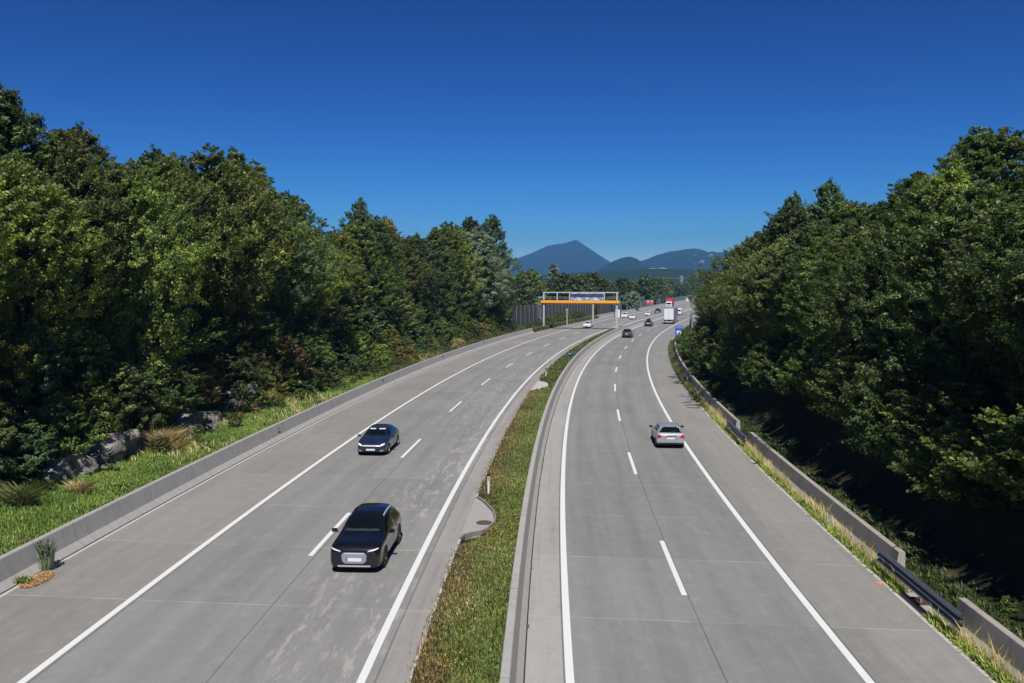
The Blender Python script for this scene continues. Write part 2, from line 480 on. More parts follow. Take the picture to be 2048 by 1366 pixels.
# ------------------------------------------------------------------ concrete barriers
def barrier(name, prof, s0, s1, mat, label, group=None, ds=1.5, cat='barrier'):
    # closed section: prof runs foot -> top -> back foot
    o = ribbon(name, prof, s0, s1, ds, mat, cap=True)
    return tag(o, label, cat, group)
PL = [(-18.38, -.05), (-18.38, .03), (-18.66, .24), (-18.84, .90), (-18.86, .92), (-19.06, .92), (-19.08, .90), (-19.10, -.1)]
barrier('concrete_wall', PL, -60, 158, M_wall, 'long pale concrete wall with grass verge behind, beside the hard shoulder of the oncoming lanes')
PM = [(-1.19, -.05), (-1.19, .03), (-1.36, .24), (-1.47, .80), (-1.49, .82), (-1.69, .82), (-1.71, .80), (-1.74, .1)]
barrier('concrete_barrier', PM, -60, 420, M_med, 'smooth concrete barrier along the right edge of the grass median')
PR = [(11.16, -.05), (11.16, .03), (11.40, .26), (11.50, .86), (11.51, .88), (11.71, .88), (11.72, .86), (11.74, -.1)]
GR = 'right hand concrete wall segments'
barrier('concrete_wall', PR, -60, 5.6, M_wallR, 'weedy concrete wall piece in the bottom corner, nearer end of the closest steel rail', GR)
barrier('concrete_wall', PR, 10.0, 34.5, M_wallR, 'long concrete wall piece between the two steel rails below the dark wood', GR)
barrier('concrete_wall', PR, 39.0, 69.0, M_wallR, 'half shaded concrete wall piece beyond the farther steel rail, crossed by tree shadow', GR)
barrier('concrete_wall', PR, 71.0, 125, M_wallR, 'far concrete wall piece curving towards the blue roadside sign', GR)

# ------------------------------------------------------------------ materials for built things
M_galv = plain('galvanised_steel', (.42, .44, .46), .45, .6, noise_amt=.15)
M_rail = plain('guardrail_steel', (.17, .19, .25), .38, .6, noise_amt=.25, nscale=3)
M_railold = plain('mossy_guardrail_steel', (.17, .19, .13), .7, .2, noise_amt=.35, nscale=1.2)
M_postw = plain('light_grey_post_paint', (.42, .47, .50), .5)
M_orangeB = plain('orange_steel_paint', (.95, .40, .03), .45, noise_amt=.08, nscale=2)
M_panelback = plain('pale_sign_back', (.52, .64, .80), .5)
M_darkst = plain('dark_blue_steel', (.05, .06, .09), .5)
M_black = plain('black_plastic', (.012, .012, .013), .55)
M_whitep = plain('white_plastic', (.75, .75, .73), .4)
M_blue = plain('blue_sign_face', (.012, .12, .62), .35)
M_blue2 = plain('pale_violet_sign_band', (.22, .22, .55), .4)
M_dblue = plain('deep_blue_symbol', (.02, .05, .22), .4)
M_red = plain('red_board', (.60, .06, .07), .5)
M_rust = plain('rusty_iron', (.11, .035, .018), .85, noise_amt=.4, nscale=12)
M_iron = plain('cast_iron', (.10, .075, .065), .7, noise_amt=.3, nscale=14)
M_pad = plain('drain_pad_concrete', (.36, .345, .33), .9, noise_amt=.15, nscale=2)

def place(o, s, off, z=0.0, rz=0.0):
    x, y = at(s, off); o.location = (float(x), float(y), z); o.rotation_euler = (0, 0, -heading(s) + rz); return o

# ---- drainage bay in the median, with its curved kerb and manhole
def flat_poly(name, pts, z, th, mat, parent=None):
    m = MB(); n = len(pts)
    m.add([(x, y, z) for x, y in pts] + [(x, y, z - th) for x, y in pts], [tuple(range(n)), tuple(range(2 * n - 1, n - 1, -1))] + [(i, (i + 1) % n, n + (i + 1) % n, n + i) for i in range(n)])
    return m.build(name, mat, parent)
bay = [(-4.12, 13.4), (-4.0, 13.9), (-3.7, 14.2), (-3.35, 14.45), (-3.1, 15.0), (-2.92, 15.9), (-2.95, 16.8), (-3.1, 17.7), (-3.4, 18.6), (-3.75, 19.6), (-4.02, 20.1), (-4.12, 20.3)]
bx, by = at(16.5, -4.1)
dr = empty('drain_bay'); tag(dr, 'small concrete drain bay bulging into the grass median', 'drain')
bpts = [tuple(map(float, at(s, o))) for o, s in bay]
tag(flat_poly('concrete_pad', bpts, .012, .5, M_pad, dr))
kb = MB()
inn = [(-4.06, 13.5), (-3.95, 13.98), (-3.66, 14.28), (-3.3, 14.53), (-3.06, 15.04), (-2.88, 15.9), (-2.91, 16.8), (-3.06, 17.72), (-3.36, 18.63), (-3.72, 19.62), (-4.0, 20.15)]
kp = [Vector((*map(float, at(s, o)), .04)) for o, s in inn]
for a, b in zip(kp, kp[1:]): kb.bar(a, b, .09, .16)
kb.build('kerb_edge', plain('dark_kerb', (.22, .2, .18), .9), dr)
mh = MB(); mx, my = at(16.0, -3.32)
mh.lathe([(0, .02), (.24, .02), (.27, .03), (.33, .03), (.34, .0)], (float(mx), float(my), .01), 'z', 28); mh.build('manhole_cover', M_iron, dr)
# second, farther bay
bay2 = [(-4.12, 61.0), (-3.6, 62.0), (-3.0, 63.0), (-2.7, 65), (-2.9, 67.5), (-3.5, 69), (-4.12, 69.8)]
d2 = tag(empty('drain_bay'), 'far pale drain bay in the median before the second marker post', 'drain')
flat_poly('concrete_pad', [tuple(map(float, at(s, o))) for o, s in bay2], .02, .2, M_pale, d2)

# ---- right side drain pad with rusty grate
gp = tag(empty('drain_pad'), 'concrete drain pad with a rusty square grate under the nearer steel rail', 'drain')
gx = [tuple(map(float, at(s, o))) for o, s in [(10.93, 6.3), (11.7, 6.2), (11.75, 9.6), (11.3, 9.7), (10.93, 8.6)]]
flat_poly('concrete_slab', gx, .05, .2, M_pad, gp)
gm = MB()
for i in range(7):
    a = at(7.2 + i * .1, 11.02); b = at(7.2 + i * .1, 11.5)
    gm.bar((float(a[0]), float(a[1]), .075), (float(b[0]), float(b[1]), .075), .05, .03)
for o in (11.02, 11.5):
    a = at(7.15, o); b = at(7.85, o); gm.bar((float(a[0]), float(a[1]), .077), (float(b[0]), float(b[1]), .077), .05, .035)
gm.build('grate', M_rust, gp)
# orange sprayed mark
ox, oy = gz(1761, 1167)
om = flat_poly('road_marking', [(ox - .13, oy + .22), (ox - .02, oy + .20), (ox + .17, oy - .05), (ox + .14, oy - .16), (ox - .02, oy - .12), (ox - .12, oy + .05)], .009, .004, M_orange_paint)
tag(om, kind='structure')

# ---- W-beam guard rails
def wbeam_prof(o0, z0, sgn=1):
    f = [(0, 0), (-.10, .04), (-.10, .10), (0, .15), (0, .18), (-.10, .22), (-.10, .28), (0, .33), (0, .36), (-.10, .40), (-.10, .46), (-.02, .50)] if sgn > 0 else [(.0, 0), (-.085, .05), (-.085, .11), (0, .17), (0, .20), (-.085, .26), (-.085, .32), (0, .37)]
    return [(o0 + sgn * a, z0 + b) for a, b in f] + [(o0 + sgn * (a + .02), z0 + b) for a, b in reversed(f)]
def guardrail(s0, s1, o0, z0, mat, label, group, step=2.0, sgn=1, ds=.5, gz_=0.0):
    x, y = at((s0 + s1) / 2, o0)
    e = tag(empty('guard_rail'), label, 'guard rail', group)
    pr = wbeam_prof(o0, z0, sgn)
    # flared, closed loop section
    ob = ribbon('rail_beam', pr + [pr[0]], s0, s1, ds, mat, e)
    for p in ob.data.polygons: p.use_smooth = False
    for s in np.arange(s0 + .5, s1, step):
        m = MB(); px, py = at(s, o0 + sgn * .1)
        m.box((0, 0, (z0 + .36) / 2), (.06, .10, z0 + .36)); m.box((-.06 * sgn, 0, z0 + .18), (.08, .07, .2))
        p = m.build('rail_post', M_galv if mat is M_rail else mat, e)
        place(p, s, o0 + sgn * .1, gz_)
    return e
GRL = 'short steel rails bridging gaps in the right wall'
guardrail(4.4, 10.6, 11.08, .34, M_rail, 'nearer short steel rail bridging a wall gap above the rusty grate', GRL, 2.5)
guardrail(33.5, 40.0, 11.08, .34, M_rail, 'farther short steel rail bridging a wall gap level with the silver car', GRL, 2.6)
guardrail(68.6, 71.6, 11.10, .36, M_rail, 'tiny distant steel rail at the curve before the blue sign', GRL, 1.4)
guardrail(158.5, 236, -18.75, .45, M_railold, 'long mossy guard rail running under the orange gantry', None, 4.0, -1, 2)
# guard rail at the wall ends: end plates
for s, lab in ((5.8, 'nearer'), ):
    pass

# ---- delineator posts
def delineator(s, o, z, label, g='marker posts in the grass median'):
    e = tag(empty('marker_post'), label, 'marker post', g)
    m = MB(); n = 10
    pr = [(.055, -.2), (.055, .82), (.055, .84)]
    m.tube([(0, 0, -.3), (0, 0, .82)], .058, 10); m.build('post_body', M_whitep, e, smooth=False)
    m = MB(); m.tube([(0, 0, .822), (0, 0, .96), (0, .02, 1.02)], [.060, .060, .045], 10); m.build('black_cap', M_black, e)
    m = MB(); m.box((0, -.058, .70), (.05, .01, .17)); m.build('reflector', plain('amber_reflector', (.35, .16, .12), .3), e)
    place(e, s, o, z); return e
delineator(20.9, -3.55, .08, 'nearer white marker post with black top, standing beside the drain bay')
delineator(71.5, -3.45, .15, 'farther small white marker post with black top, beyond the pale drain bay')
# blue litter
X, Y = at(95.5, -2.6)
m = MB(); rr = random.Random(4)
vs = []; fs = []
for i in range(7):
    for j in range(5):
        vs.append(((i - 3) * .17 + rr.uniform(-.05, .05), (j - 2) * .2 + rr.uniform(-.05, .05), .45 + rr.uniform(0, .28)))
for i in range(6):
    for j in range(4): fs.append((i * 5 + j, (i + 1) * 5 + j, (i + 1) * 5 + j + 1, i * 5 + j + 1))
m.add(vs, fs)
tag(place(m.build('plastic_sheet', plain('blue_plastic_film', (.08, .22, .62), .3)), 95.5, -2.7, .2), 'crumpled blue plastic sheet lying on the median grass', 'litter')

# small reflectors on the left wall face
for i, (u, v) in enumerate([(763, 762), (879, 714), (960, 686), (1022, 668)]):
    X, Y = gz(u, v, .62); s, o = so(X, Y)
    e = tag(empty('wall_reflector'), ['nearest', 'second nearest', 'third nearest', 'farthest'][i] + ' small dark reflector fixed on the long left wall', 'reflector', 'small reflectors on the left wall')
    m = MB(); m.box((.0, 0, 0), (.10, .10, .30)); m.build('bracket', M_darkst, e, bevel=.01)
    m = MB(); m.box((.06, -.02, .05), (.03, .14, .14)); m.build('reflector', M_black, e)
    place(e, s, -18.74, .66)
# dark T shaped stain on the wall near the blue car, modelled as a bent rod
e = tag(empty('wall_stain'), 'dark T shaped stain on the left wall beside the blue car', 'stain')
m = MB(); m.tube([(0, -.12, .0), (.03, 0, .28), (.03, .10, .30), (.03, -.22, .32)], .022, 6); m.build('rod', M_darkst, e)
X, Y = gz(558, 862, .5); s_, o_ = so(X, Y); place(e, s_, -18.7, .40)

# ---- blue roadside sign
sg = tag(empty('road_sign'), 'blue roadside sign with a white square symbol, on posts by the right wood', 'road sign')
def rrect(w, h, r, cx=0, cz=0, n=5):
    pts = []
    for qx, qz, a0 in ((1, 1, 0), (-1, 1, 90), (-1, -1, 180), (1, -1, 270)):
        for k in range(n + 1):
            a = R(a0 + 90 * k / n); pts.append((cx + qx * (w / 2 - r) + r * math.cos(a), cz + qz * (h / 2 - r) + r * math.sin(a)))
    return pts
def plate(name, pts, y0, y1, mat, parent):
    m = MB(); n = len(pts)
    m.add([(x, y0, z) for x, z in pts] + [(x, y1, z) for x, z in pts], [tuple(range(n)), tuple(range(2 * n - 1, n - 1, -1))] + [(i, (i + 1) % n, n + (i + 1) % n, n + i) for i in range(n)])
    return m.build(name, mat, parent)
bd = plate('sign_board', rrect(1.25, 1.75, .14, 0, 2.25), 0, .04, M_blue, sg)
plate('pale_band', rrect(1.05, .34, .06, 0, 2.88), -.008, -.001, M_blue2, bd)
plate('white_square', rrect(.78, .72, .12, 0, 1.98), -.010, -.001, M_whitep, bd)
plate('arrow_symbol', [(-.20, 1.66), (-.02, 1.70), (.16, 1.86), (.20, 2.05), (.10, 2.22), (.02, 2.14), (.04, 2.04), (-.08, 1.92)], -.018, -.011, M_dblue, bd)
for x in (-.4, .4):
    m = MB(); m.tube([(x, .08, 0), (x, .08, 3.1)], .04, 10); m.build('sign_post', M_galv, sg)
place(sg, 126, 12.15, 0.1, .12)

# ---- noise barriers
def mat_panels(name, a, b):
    t = NT(name); p = t.obj()
    sp = t.t.nodes.new('ShaderNodeSeparateXYZ'); t.t.links.new(p, sp.inputs[0])
    st = t.m('FRACT', t.m('MULTIPLY', sp.outputs[2], 2.0))
    n = t.noise(p, .8, 5, .7)
    c = t.mix(n, a, b); c = t.mix(t.m('MULTIPLY', t.smooth(st, .86, .95), .5), c, tuple(x * .4 for x in a))
    return t.bsdf(c, .85, spec=.2)
M_noiseD = mat_panels('weathered_timber_noise_panel', (.085, .085, .085), (.16, .155, .15))
M_noiseL = mat_panels('grey_green_noise_panel', (.15, .19, .19), (.22, .26, .25))
M_noiseP = plain('noise_barrier_post', (.20, .21, .22), .8)
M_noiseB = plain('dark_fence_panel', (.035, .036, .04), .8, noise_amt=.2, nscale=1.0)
def noise_barrier(s0, s1, of, h, zb, step, mp, mpost, label):
    e = tag(empty('noise_barrier'), label, 'noise barrier', 'noise barriers')
    ss = np.arange(s0, s1 + .1, step)
    m = MB()
    for a, b in zip(ss, ss[1:]):
        A = at(a, of(a)); B = at(b, of(b)); ha, hb = h(a), h(b)
        A = Vector((float(A[0]), float(A[1]), 0)); B = Vector((float(B[0]), float(B[1]), 0)); d = (B - A).normalized(); q = Vector((-d.y, d.x, 0)) * .06
        vs = [A - q + Vector((0, 0, zb)), B - q + Vector((0, 0, zb)), B + q + Vector((0, 0, zb)), A + q + Vector((0, 0, zb)), A - q + Vector((0, 0, ha)), B - q + Vector((0, 0, hb)), B + q + Vector((0, 0, hb)), A + q + Vector((0, 0, ha))]
        m.add(vs, [(0, 3, 2, 1), (4, 5, 6, 7), (0, 1, 5, 4), (1, 2, 6, 5), (2, 3, 7, 6), (3, 0, 4, 7)])
    m.build('panel', mp, e)
    for s in ss:
        m = MB(); m.box((0, 0, (h(s) + zb) / 2 + .05), (.24, .24, h(s) - zb + .1)); p = m.build('post', mpost, e); place(p, s, of(s))
    return e
noise_barrier(160, 300, lambda s: -24.8, lambda s: 5.4 - 2.0 * (s - 160) / 140, 0, 4.0, M_noiseD, M_noiseP, 'dark weathered noise barrier behind the orange gantry')
noise_barrier(300, 560, lambda s: -24.4 + 5.5 * min(1, (s - 300) / 150), lambda s: 3.3 - .3 * (s - 300) / 260, 0, 6.5, M_noiseL, M_noiseL, 'pale grey green noise barrier running far along the motorway')
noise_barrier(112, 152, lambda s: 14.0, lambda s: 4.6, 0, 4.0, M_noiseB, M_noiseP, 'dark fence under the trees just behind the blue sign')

# ---- far side walls beyond the guard rail
PLf = [(a, b) for a, b in PL]
barrier('concrete_wall', PLf, 237, 600, M_wall, 'far concrete wall piece beyond the gantry below the pale noise barrier', None, 5)
PM2 = [(-4.4, -.05), (-4.4, .03), (-4.2, .3), (-4.1, .80), (-3.9, .80), (-3.85, .3)]
barrier('concrete_barrier', PM2, 187, 600, M_med, 'far second concrete barrier along the oncoming lanes past the gantry', None, 5)
tag(ribbon('paved_median', [(-3.9, .30), (-1.72, .30)], 186, 600, 5, M_pale), kind='structure')
barrier('concrete_barrier', PM, 420, 600, M_med, 'farthest stretch of the median barrier beyond the lorries', None, 5)

# ---- gantry
ga = tag(empty('sign_gantry'), 'steel gantry with a bright orange walkway beam across the oncoming lanes', 'gantry')
GW = 16.4
for x, zb in ((0, 0.0), (GW, 0.0)):
    m = MB(); m.bar((x, 0, zb), (x, 0, 8.3), .34, .34); m.box((x, 0, zb + .35), (.9, .9, .7)); m.build('post', M_postw, ga)
m = MB()
for y in (0, 1.3):
    m.bar((-.2, y, 8.25), (GW + .2, y, 8.25), .22, .22)
for x in np.linspace(0, GW, 9): m.bar((x, 0, 8.25), (x, 1.3, 8.25), .12, .12)
m.build('top_chord', M_postw, ga)
for x in (3.05, 5.85, 13.6):
    m = MB(); m.bar((x, -.05, 5.8), (x, -.05, 8.15), .24, .24); m.build('hanger', M_postw, ga)
m = MB()
m.add([(-.6, -.55, 5.95), (-.6, -.35, 5.72), (-.6, 1.2, 5.72), (-.6, 1.4, 5.95), (-.6, 1.4, 6.5), (-.6, -.55, 6.5), (GW + .55, -.55, 5.95), (GW + .55, -.35, 5.72), (GW + .55, 1.2, 5.72), (GW + .55, 1.4, 5.95), (GW + .55, 1.4, 6.5), (GW + .55, -.55, 6.5)],
      [(5, 4, 3, 2, 1, 0), (6, 7, 8, 9, 10, 11)] + [(i, (i + 1) % 6, 6 + (i + 1) % 6, 6 + i) for i in range(6)])
m.build('walkway_beam', M_orangeB, ga)
m = MB(); m.box((GW / 2, .42, 6.515), (GW + .9, 1.7, .03)); m.build('bounce_cover', M_darkst, ga)  # dark sheet added on the beam to stop its orange bounce light
m = MB()
for x0, x1, xs in ((-1.3, 5.7, (-1.2, 1, 2.3, 4.4)), (13.8, GW + .4, (14.8, 16.2))):
    m = MB()
    for z in (6.95, 7.25): m.bar((x0, 1.25, z), (x1, 1.25, z), .08, .08)
    for x in xs: m.bar((x, 1.25, 6.5), (x, 1.25, 7.3), .07, .07)
    m.build('railing', M_galv, ga)
pn = MB(); pn.box((9.7, .55, 7.05), (7.4, .18, 1.75)); pn.box((9.7, .55, 8.0), (7.3, .10, .25)); pno = pn.build('sign_panel', M_panelback, ga)
for x in (7.3, 9.1, 11.0, 12.8):
    m = MB(); m.bar((x, .40, 6.1), (x, .40, 8.1), .14, .12); m.build('panel_rib', M_galv, pno)
m = MB()
for k, x in enumerate(np.linspace(5.95, 13.45, 5)[:-1]):
    x2 = x + 1.875; a, b = (8.1, 6.55) if k % 2 else (6.55, 8.1)
    m.bar((x, .12, a), (x2, .12, b), .10, .10)
m.bar((5.9, .12, 7.85), (13.5, .12, 7.85), .22, .22)
m.build('truss', M_darkst, ga)
m = MB()
m.bar((-1.15, 0, 2.6), (-1.15, 0, 7.3), .10, .10); m.bar((-.85, .5, 2.6), (-.85, .5, 7.3), .10, .10); m.bar((-1.15, 0, 2.6), (0, 0, 2.2), .12, .12); m.bar((-1.3, 0, 7.2), (0, 0, 7.2), .2, .35)
for z in np.arange(2.9, 7.2, .35): m.bar((-1.15, 0, z), (-.85, .5, z), .04, .04)
m.build('ladder', M_galv, ga)
gb_x, gb_y = at(171, -2.75 - GW)
place(ga, 171, -2.75 - GW, 0)

# poles and cabinet behind the gantry
def pole(name, u, v, Y, h, r, lab, cat, mat):
    X = (u - 1024) / F * Y
    e = tag(empty(name, (X, Y, 0)), lab, cat)
    m = MB(); m.tube([(0, 0, 0), (0, 0, h * .5), (0, 0, h)], [r, r * .9, r * .8], 10); m.build('shaft', mat, e)
    m = MB(); m.box((0, 0, h + .2), (.5, .35, .5)); m.build('head', mat, e, bevel=.05)
M_paleP = plain('pale_aged_pole', (.42, .38, .31), .8)
pole('pole', 1134, 630, 212, 3.6, .16, 'short thin pale pole right of the left gantry post', 'pole', M_paleP)
pole('pole', 1186, 630, 232, 6.0, .30, 'thick pale pole in front of the dark noise barrier', 'pole', M_paleP)
cb = tag(empty('roadside_cabinet', ((1235 - 1024) / F * 262, 262, 0)), 'white roadside cabinet beside the right gantry post', 'cabinet')
m = MB(); m.box((0, 0, 1.2), (1.3, .8, 2.4)); m.build('cabinet_body', M_whitep, cb, bevel=.04)
m = MB(); m.box((-.75, .1, 1.5), (.25, .8, 3.0)); m.box((.8, .1, 1.5), (.3, .8, 3.0)); m.build('side_posts', M_darkst, cb)
rb = tag(empty('warning_board'), 'red and white board standing before the pale noise barrier', 'sign')
m = MB(); m.box((-.75, 0, 2.2), (1.5, .06, 1.7)); bdr = m.build('board', M_red, rb)
m = MB(); m.box((.75, 0, 2.2), (1.5, .06, 1.7)); m.build('board', M_red, rb)
plate('white_patch', rrect(.9, .5, .1, -.8, 2.7), -.05, -.031, M_whitep, bdr)
plate('white_patch', rrect(.9, .4, .1, .8, 2.8), -.05, -.031, M_whitep, bdr)
for x in (-1.2, 1.2):
    m = MB(); m.tube([(x, .06, 0), (x, .06, 3)], .05, 8); m.build('board_post', M_galv, rb)
place(rb, 356, -19.6, 0, .1)
# ------------------------------------------------------------------ vehicles
def mat_carpaint(name, col, metal=.5, rough=.28, dust=.12):
    t = NT(name); n = t.noise(t.obj(), 3, 4, .6)
    d = t.smooth(t.noise(t.obj(), 1.3, 3), .4, .8)
    c = t.mix(t.m('MULTIPLY', d, dust), col, (.25, .23, .2))
    return t.bsdf(c, t.m('ADD', rough, t.m('MULTIPLY', n, .08)), metal, spec=.5, coat=.8, coatr=.06)
P_black = mat_carpaint('black_car_paint', (.006, .006, .009), .1, .2, .02)
P_blue = mat_carpaint('dark_blue_car_paint', (.022, .040, .085), .5, .22)
P_silver = mat_carpaint('silver_car_paint', (.36, .38, .42), .25, .42)
P_white = mat_carpaint('white_car_paint', (.78, .78, .78), 0, .3)
M_boxgrey = plain('plate_recess_grey', (.16, .165, .18), .5)
P_grey = mat_carpaint('dark_grey_car_paint', (.05, .052, .06), .5, .3)
M_glass = plain('dark_car_glass', (.004, .007, .008), .05, 0, .35)
M_glassb = plain('grey_glass_band', (.035, .05, .055), .08, 0, .8)
M_tyre = plain('tyre_rubber', (.018, .018, .018), .8)
M_rim = plain('alloy_rim', (.35, .36, .38), .35, .8)
M_rimdark = plain('dark_alloy_rim', (.08, .08, .085), .35, .8)
M_head = plain('headlight_glass', (.85, .87, .92), .12, .0, .9)
M_tail = plain('tail_light_red', (.45, .015, .03), .15)
M_plate = plain('number_plate', (.72, .73, .74), .5)
M_plateblue = plain('number_plate_band', (.02, .08, .45), .5)
M_chrome = plain('pale_trim', (.62, .63, .66), .35, .3)
M_grille = plain('lilac_silver_grille', (.40, .41, .50), .3, .5)
M_under = plain('dark_wheel_well', (.008, .008, .008), .9)
M_visor = plain('pale_sun_shade', (.60, .66, .64), .6)

def smooth_knots(kn, n):
    kn = np.array(kn, float); y = kn[:, 0]; yy = np.linspace(y[0], y[-1], n)
    out = [yy]
    for c in range(1, kn.shape[1]):
        v = np.interp(yy[::-1], y[::-1], kn[::-1, c])[::-1]
        for _ in range(2): v = np.concatenate([v[:1], .25 * v[:-2] + .5 * v[1:-1] + .25 * v[2:], v[-1:]])
        out.append(v)
    return np.stack(out, 1)

def car_body(kn, paint, wheels, wr, parent):
    st = smooth_knots(kn, 60); V = []; n = 20
    def ring(y, w, zsh, zt, rw, zb):
        g = min(1, max(.12, (zt - zsh) / .3)); q = (zsh - zb)
        h = [(0, zb), (.45 * w, zb), (.84 * w, zb), (.965 * w, zb + .05), (1.0 * w, zb + .30 * q), (1.0 * w, zb + .62 * q), (.985 * w, zb + .86 * q), (.945 * w, zsh),
             ((.93 * w + rw) / 2, zsh + .52 * (zt - zsh)), (rw * 1.01, zt - .085 * g), (rw * .82, zt - .02 * g), (0, zt)]
        return [(x, y, z) for x, z in h] + [(-x, y, z) for x, z in reversed(h[1:-1])]
    rings = [ring(*r) for r in st]
    f = st[0]; b = st[-1]
    def cap(r, d, sgn):
        c = [0, r[0][1], sum(p[2] for p in r) / len(r)]; out = []
        for k, bul in ((.93, .018), (.72, .035), (.4, .045)):
            out.append([(p[0] * k, r[0][1] + sgn * bul * d, c[2] + (p[2] - c[2]) * k) for p in r])
        return out
    front = cap(rings[0], 1, 1); back = cap(rings[-1], 1, -1)
    allr = front[::-1] + rings + back
    m = len(allr[0])
    for r in allr: V += r
    Fq = []
    for i in range(len(allr) - 1):
        for k in range(m): Fq.append((i * m + k, i * m + (k + 1) % m, (i + 1) * m + (k + 1) % m, (i + 1) * m + k))
    Fq.append(tuple(range(m - 1, -1, -1))); Fq.append(tuple((len(allr) - 1) * m + k for k in range(m)))
    me = bpy.data.meshes.new('body'); me.from_pydata(V, [], Fq)
    bm = bmesh.new(); bm.from_mesh(me); bmesh.ops.recalc_face_normals(bm, faces=bm.faces); bm.to_mesh(me); bm.free()
    me.materials.append(paint); me.materials.append(M_under)
    o = bpy.data.objects.new('body', me); COL.objects.link(o)
    sub = o.modifiers.new('s', 'SUBSURF'); sub.levels = 1; sub.render_levels = 1
    dg = bpy.context.evaluated_depsgraph_get(); dg.update()
    me1 = bpy.data.meshes.new_from_object(o.evaluated_get(dg)); o.modifiers.clear(); o.data = me1
    bm = bmesh.new(); bm.from_mesh(me1); bvh = BVHTree.FromBMesh(bm); bm.free()
    # wheel arches
    W2 = st[:, 1].max(); cut = MB()
    for (wy) in wheels:
        for sg in (-1, 1): cut.lathe([(0, -.26), (wr + .055, -.26), (wr + .055, .26), (0, .26)], (sg * (W2 + .02), wy, wr + .0), 'x', 30)
    co = cut.build('cutter', M_under)
    bo = o.modifiers.new('b', 'BOOLEAN'); bo.operation = 'DIFFERENCE'; bo.object = co; bo.solver = 'EXACT'
    dg = bpy.context.evaluated_depsgraph_get(); dg.update()
    me2 = bpy.data.meshes.new_from_object(o.evaluated_get(dg)); o.modifiers.clear(); o.data = me2
    bpy.data.objects.remove(co)
    if not me2.materials or me2.materials[0] is None: 
        me2.materials.clear(); me2.materials.append(paint); me2.materials.append(M_under)
    while len(me2.materials) < 2: me2.materials.append(M_under)
    me2.materials[0] = paint; me2.materials[1] = M_under
    for p in me2.polygons:
        p.use_smooth = True; c = p.center
        inside = any(math.hypot(c.y - wy, c.z - wr) < wr + .05 and abs(c.x) > W2 - .30 and abs(c.x) < W2 - .01 for wy in wheels) and (abs(p.normal.x) < .5 or abs(c.x) < W2 - .2)
        p.material_index = 1 if (inside or c.z < .26) else 0
    try: me2.set_sharp_from_angle(angle=R(40))
    except Exception: pass
    o.parent = parent
    return o, bvh, W2

def patch(name, rows, axis, bvh, mat, parent, off=.006, nc=8, nr=3, skirt=.02):
    """a trim piece laid on the body: rows = [(left2d, right2d), ...] in the plane seen along the axis"""
    D = {'front': Vector((0, -1, 0)), 'rear': Vector((0, 1, 0)), 'right': Vector((-1, 0, 0)), 'left': Vector((1, 0, 0)), 'top': Vector((0, 0, -1))}[axis]
    rr = []
    for (a, b), (c, d) in zip(rows, rows[1:]):
        for k in range(nr): t = k / nr; rr.append((Vector(a).lerp(Vector(c), t), Vector(b).lerp(Vector(d), t)))
    rr.append((Vector(rows[-1][0]), Vector(rows[-1][1])))
    G = []
    for a, b in rr:
        L = []
        for k in range(nc + 1):
            p = a.lerp(b, k / nc)
            if axis in ('front', 'rear'): org = Vector((p.x, -D.y * 6, p.y))
            elif axis in ('left', 'right'): org = Vector((-D.x * 4, p.x, p.y))
            else: org = Vector((p.x, p.y, 5))
            hit = bvh.ray_cast(org, D)[0]
            L.append(hit - D * off if hit else None)
        G.append(L)
    flat = [v for L in G for v in L if v is not None]
    if not flat: return None
    # fill misses from neighbours
    for L in G:
        for k in range(len(L)):
            if L[k] is None:
                q = [v for v in L if v is not None] or flat
                L[k] = q[0].copy() if k < len(L) / 2 else q[-1].copy()
    nR, nC = len(G), nc + 1
    vs = [v for L in G for v in L]; fs = [(i * nC + j, i * nC + j + 1, (i + 1) * nC + j + 1, (i + 1) * nC + j) for i in range(nR - 1) for j in range(nC - 1)]
    per = [j for j in range(nC)] + [i * nC + nC - 1 for i in range(1, nR)] + [(nR - 1) * nC + j for j in range(nC - 2, -1, -1)] + [i * nC for i in range(nR - 2, 0, -1)]
    b0 = len(vs); vs += [vs[i] + D * skirt for i in per]
    fs += [(per[k], per[(k + 1) % len(per)], b0 + (k + 1) % len(per), b0 + k) for k in range(len(per))]
    m = MB(); m.add(vs, fs)
    return m.build(name, mat, parent, smooth=axis in ('front', 'rear', 'top') and False)

def wheel(parent, x, y, r, rimmat, spokes=5):
    sg = 1 if x > 0 else -1; w = .21
    e = bpy.data.objects.new('wheel', None); COL.objects.link(e); e.parent = parent; e.location = (x, y, r)
    m = MB(); m.lathe([(r * .66, -w * sg), (r * .93, -w * sg), (r, -w * .85 * sg), (r, -.03 * sg), (r * .95, 0), (r * .70, .0), (r * .66, -.02 * sg)], (0, 0, 0), 'x', 28); m.build('tyre', M_tyre, e, smooth=True)
    m = MB(); m.lathe([(r * .68, -.15 * sg), (r * .68, -.012 * sg), (r * .61, -.012 * sg), (r * .60, -.10 * sg), (.02, -.10 * sg)], (0, 0, 0), 'x', 28)
    for k in range(spokes):
        a = 2 * PI * k / spokes; c, s = math.cos(a), math.sin(a); c2, s2 = -s, c; ww = r * .11
        p = [(r * .1, -ww), (r * .1, ww), (r * .62, ww * .7), (r * .62, -ww * .7)]
        v3 = [(-.02 * sg, c * q + c2 * t, s * q + s2 * t) for q, t in p] + [(-.05 * sg, c * q + c2 * t, s * q + s2 * t) for q, t in p]
        m.add(v3, [(0, 1, 2, 3), (7, 6, 5, 4), (0, 4, 5, 1), (1, 5, 6, 2), (2, 6, 7, 3), (3, 7, 4, 0)])
    m.lathe([(0, -.015 * sg), (r * .14, -.015 * sg), (r * .16, -.05 * sg)], (0, 0, 0), 'x', 14)
    m.build('rim', rimmat, e)

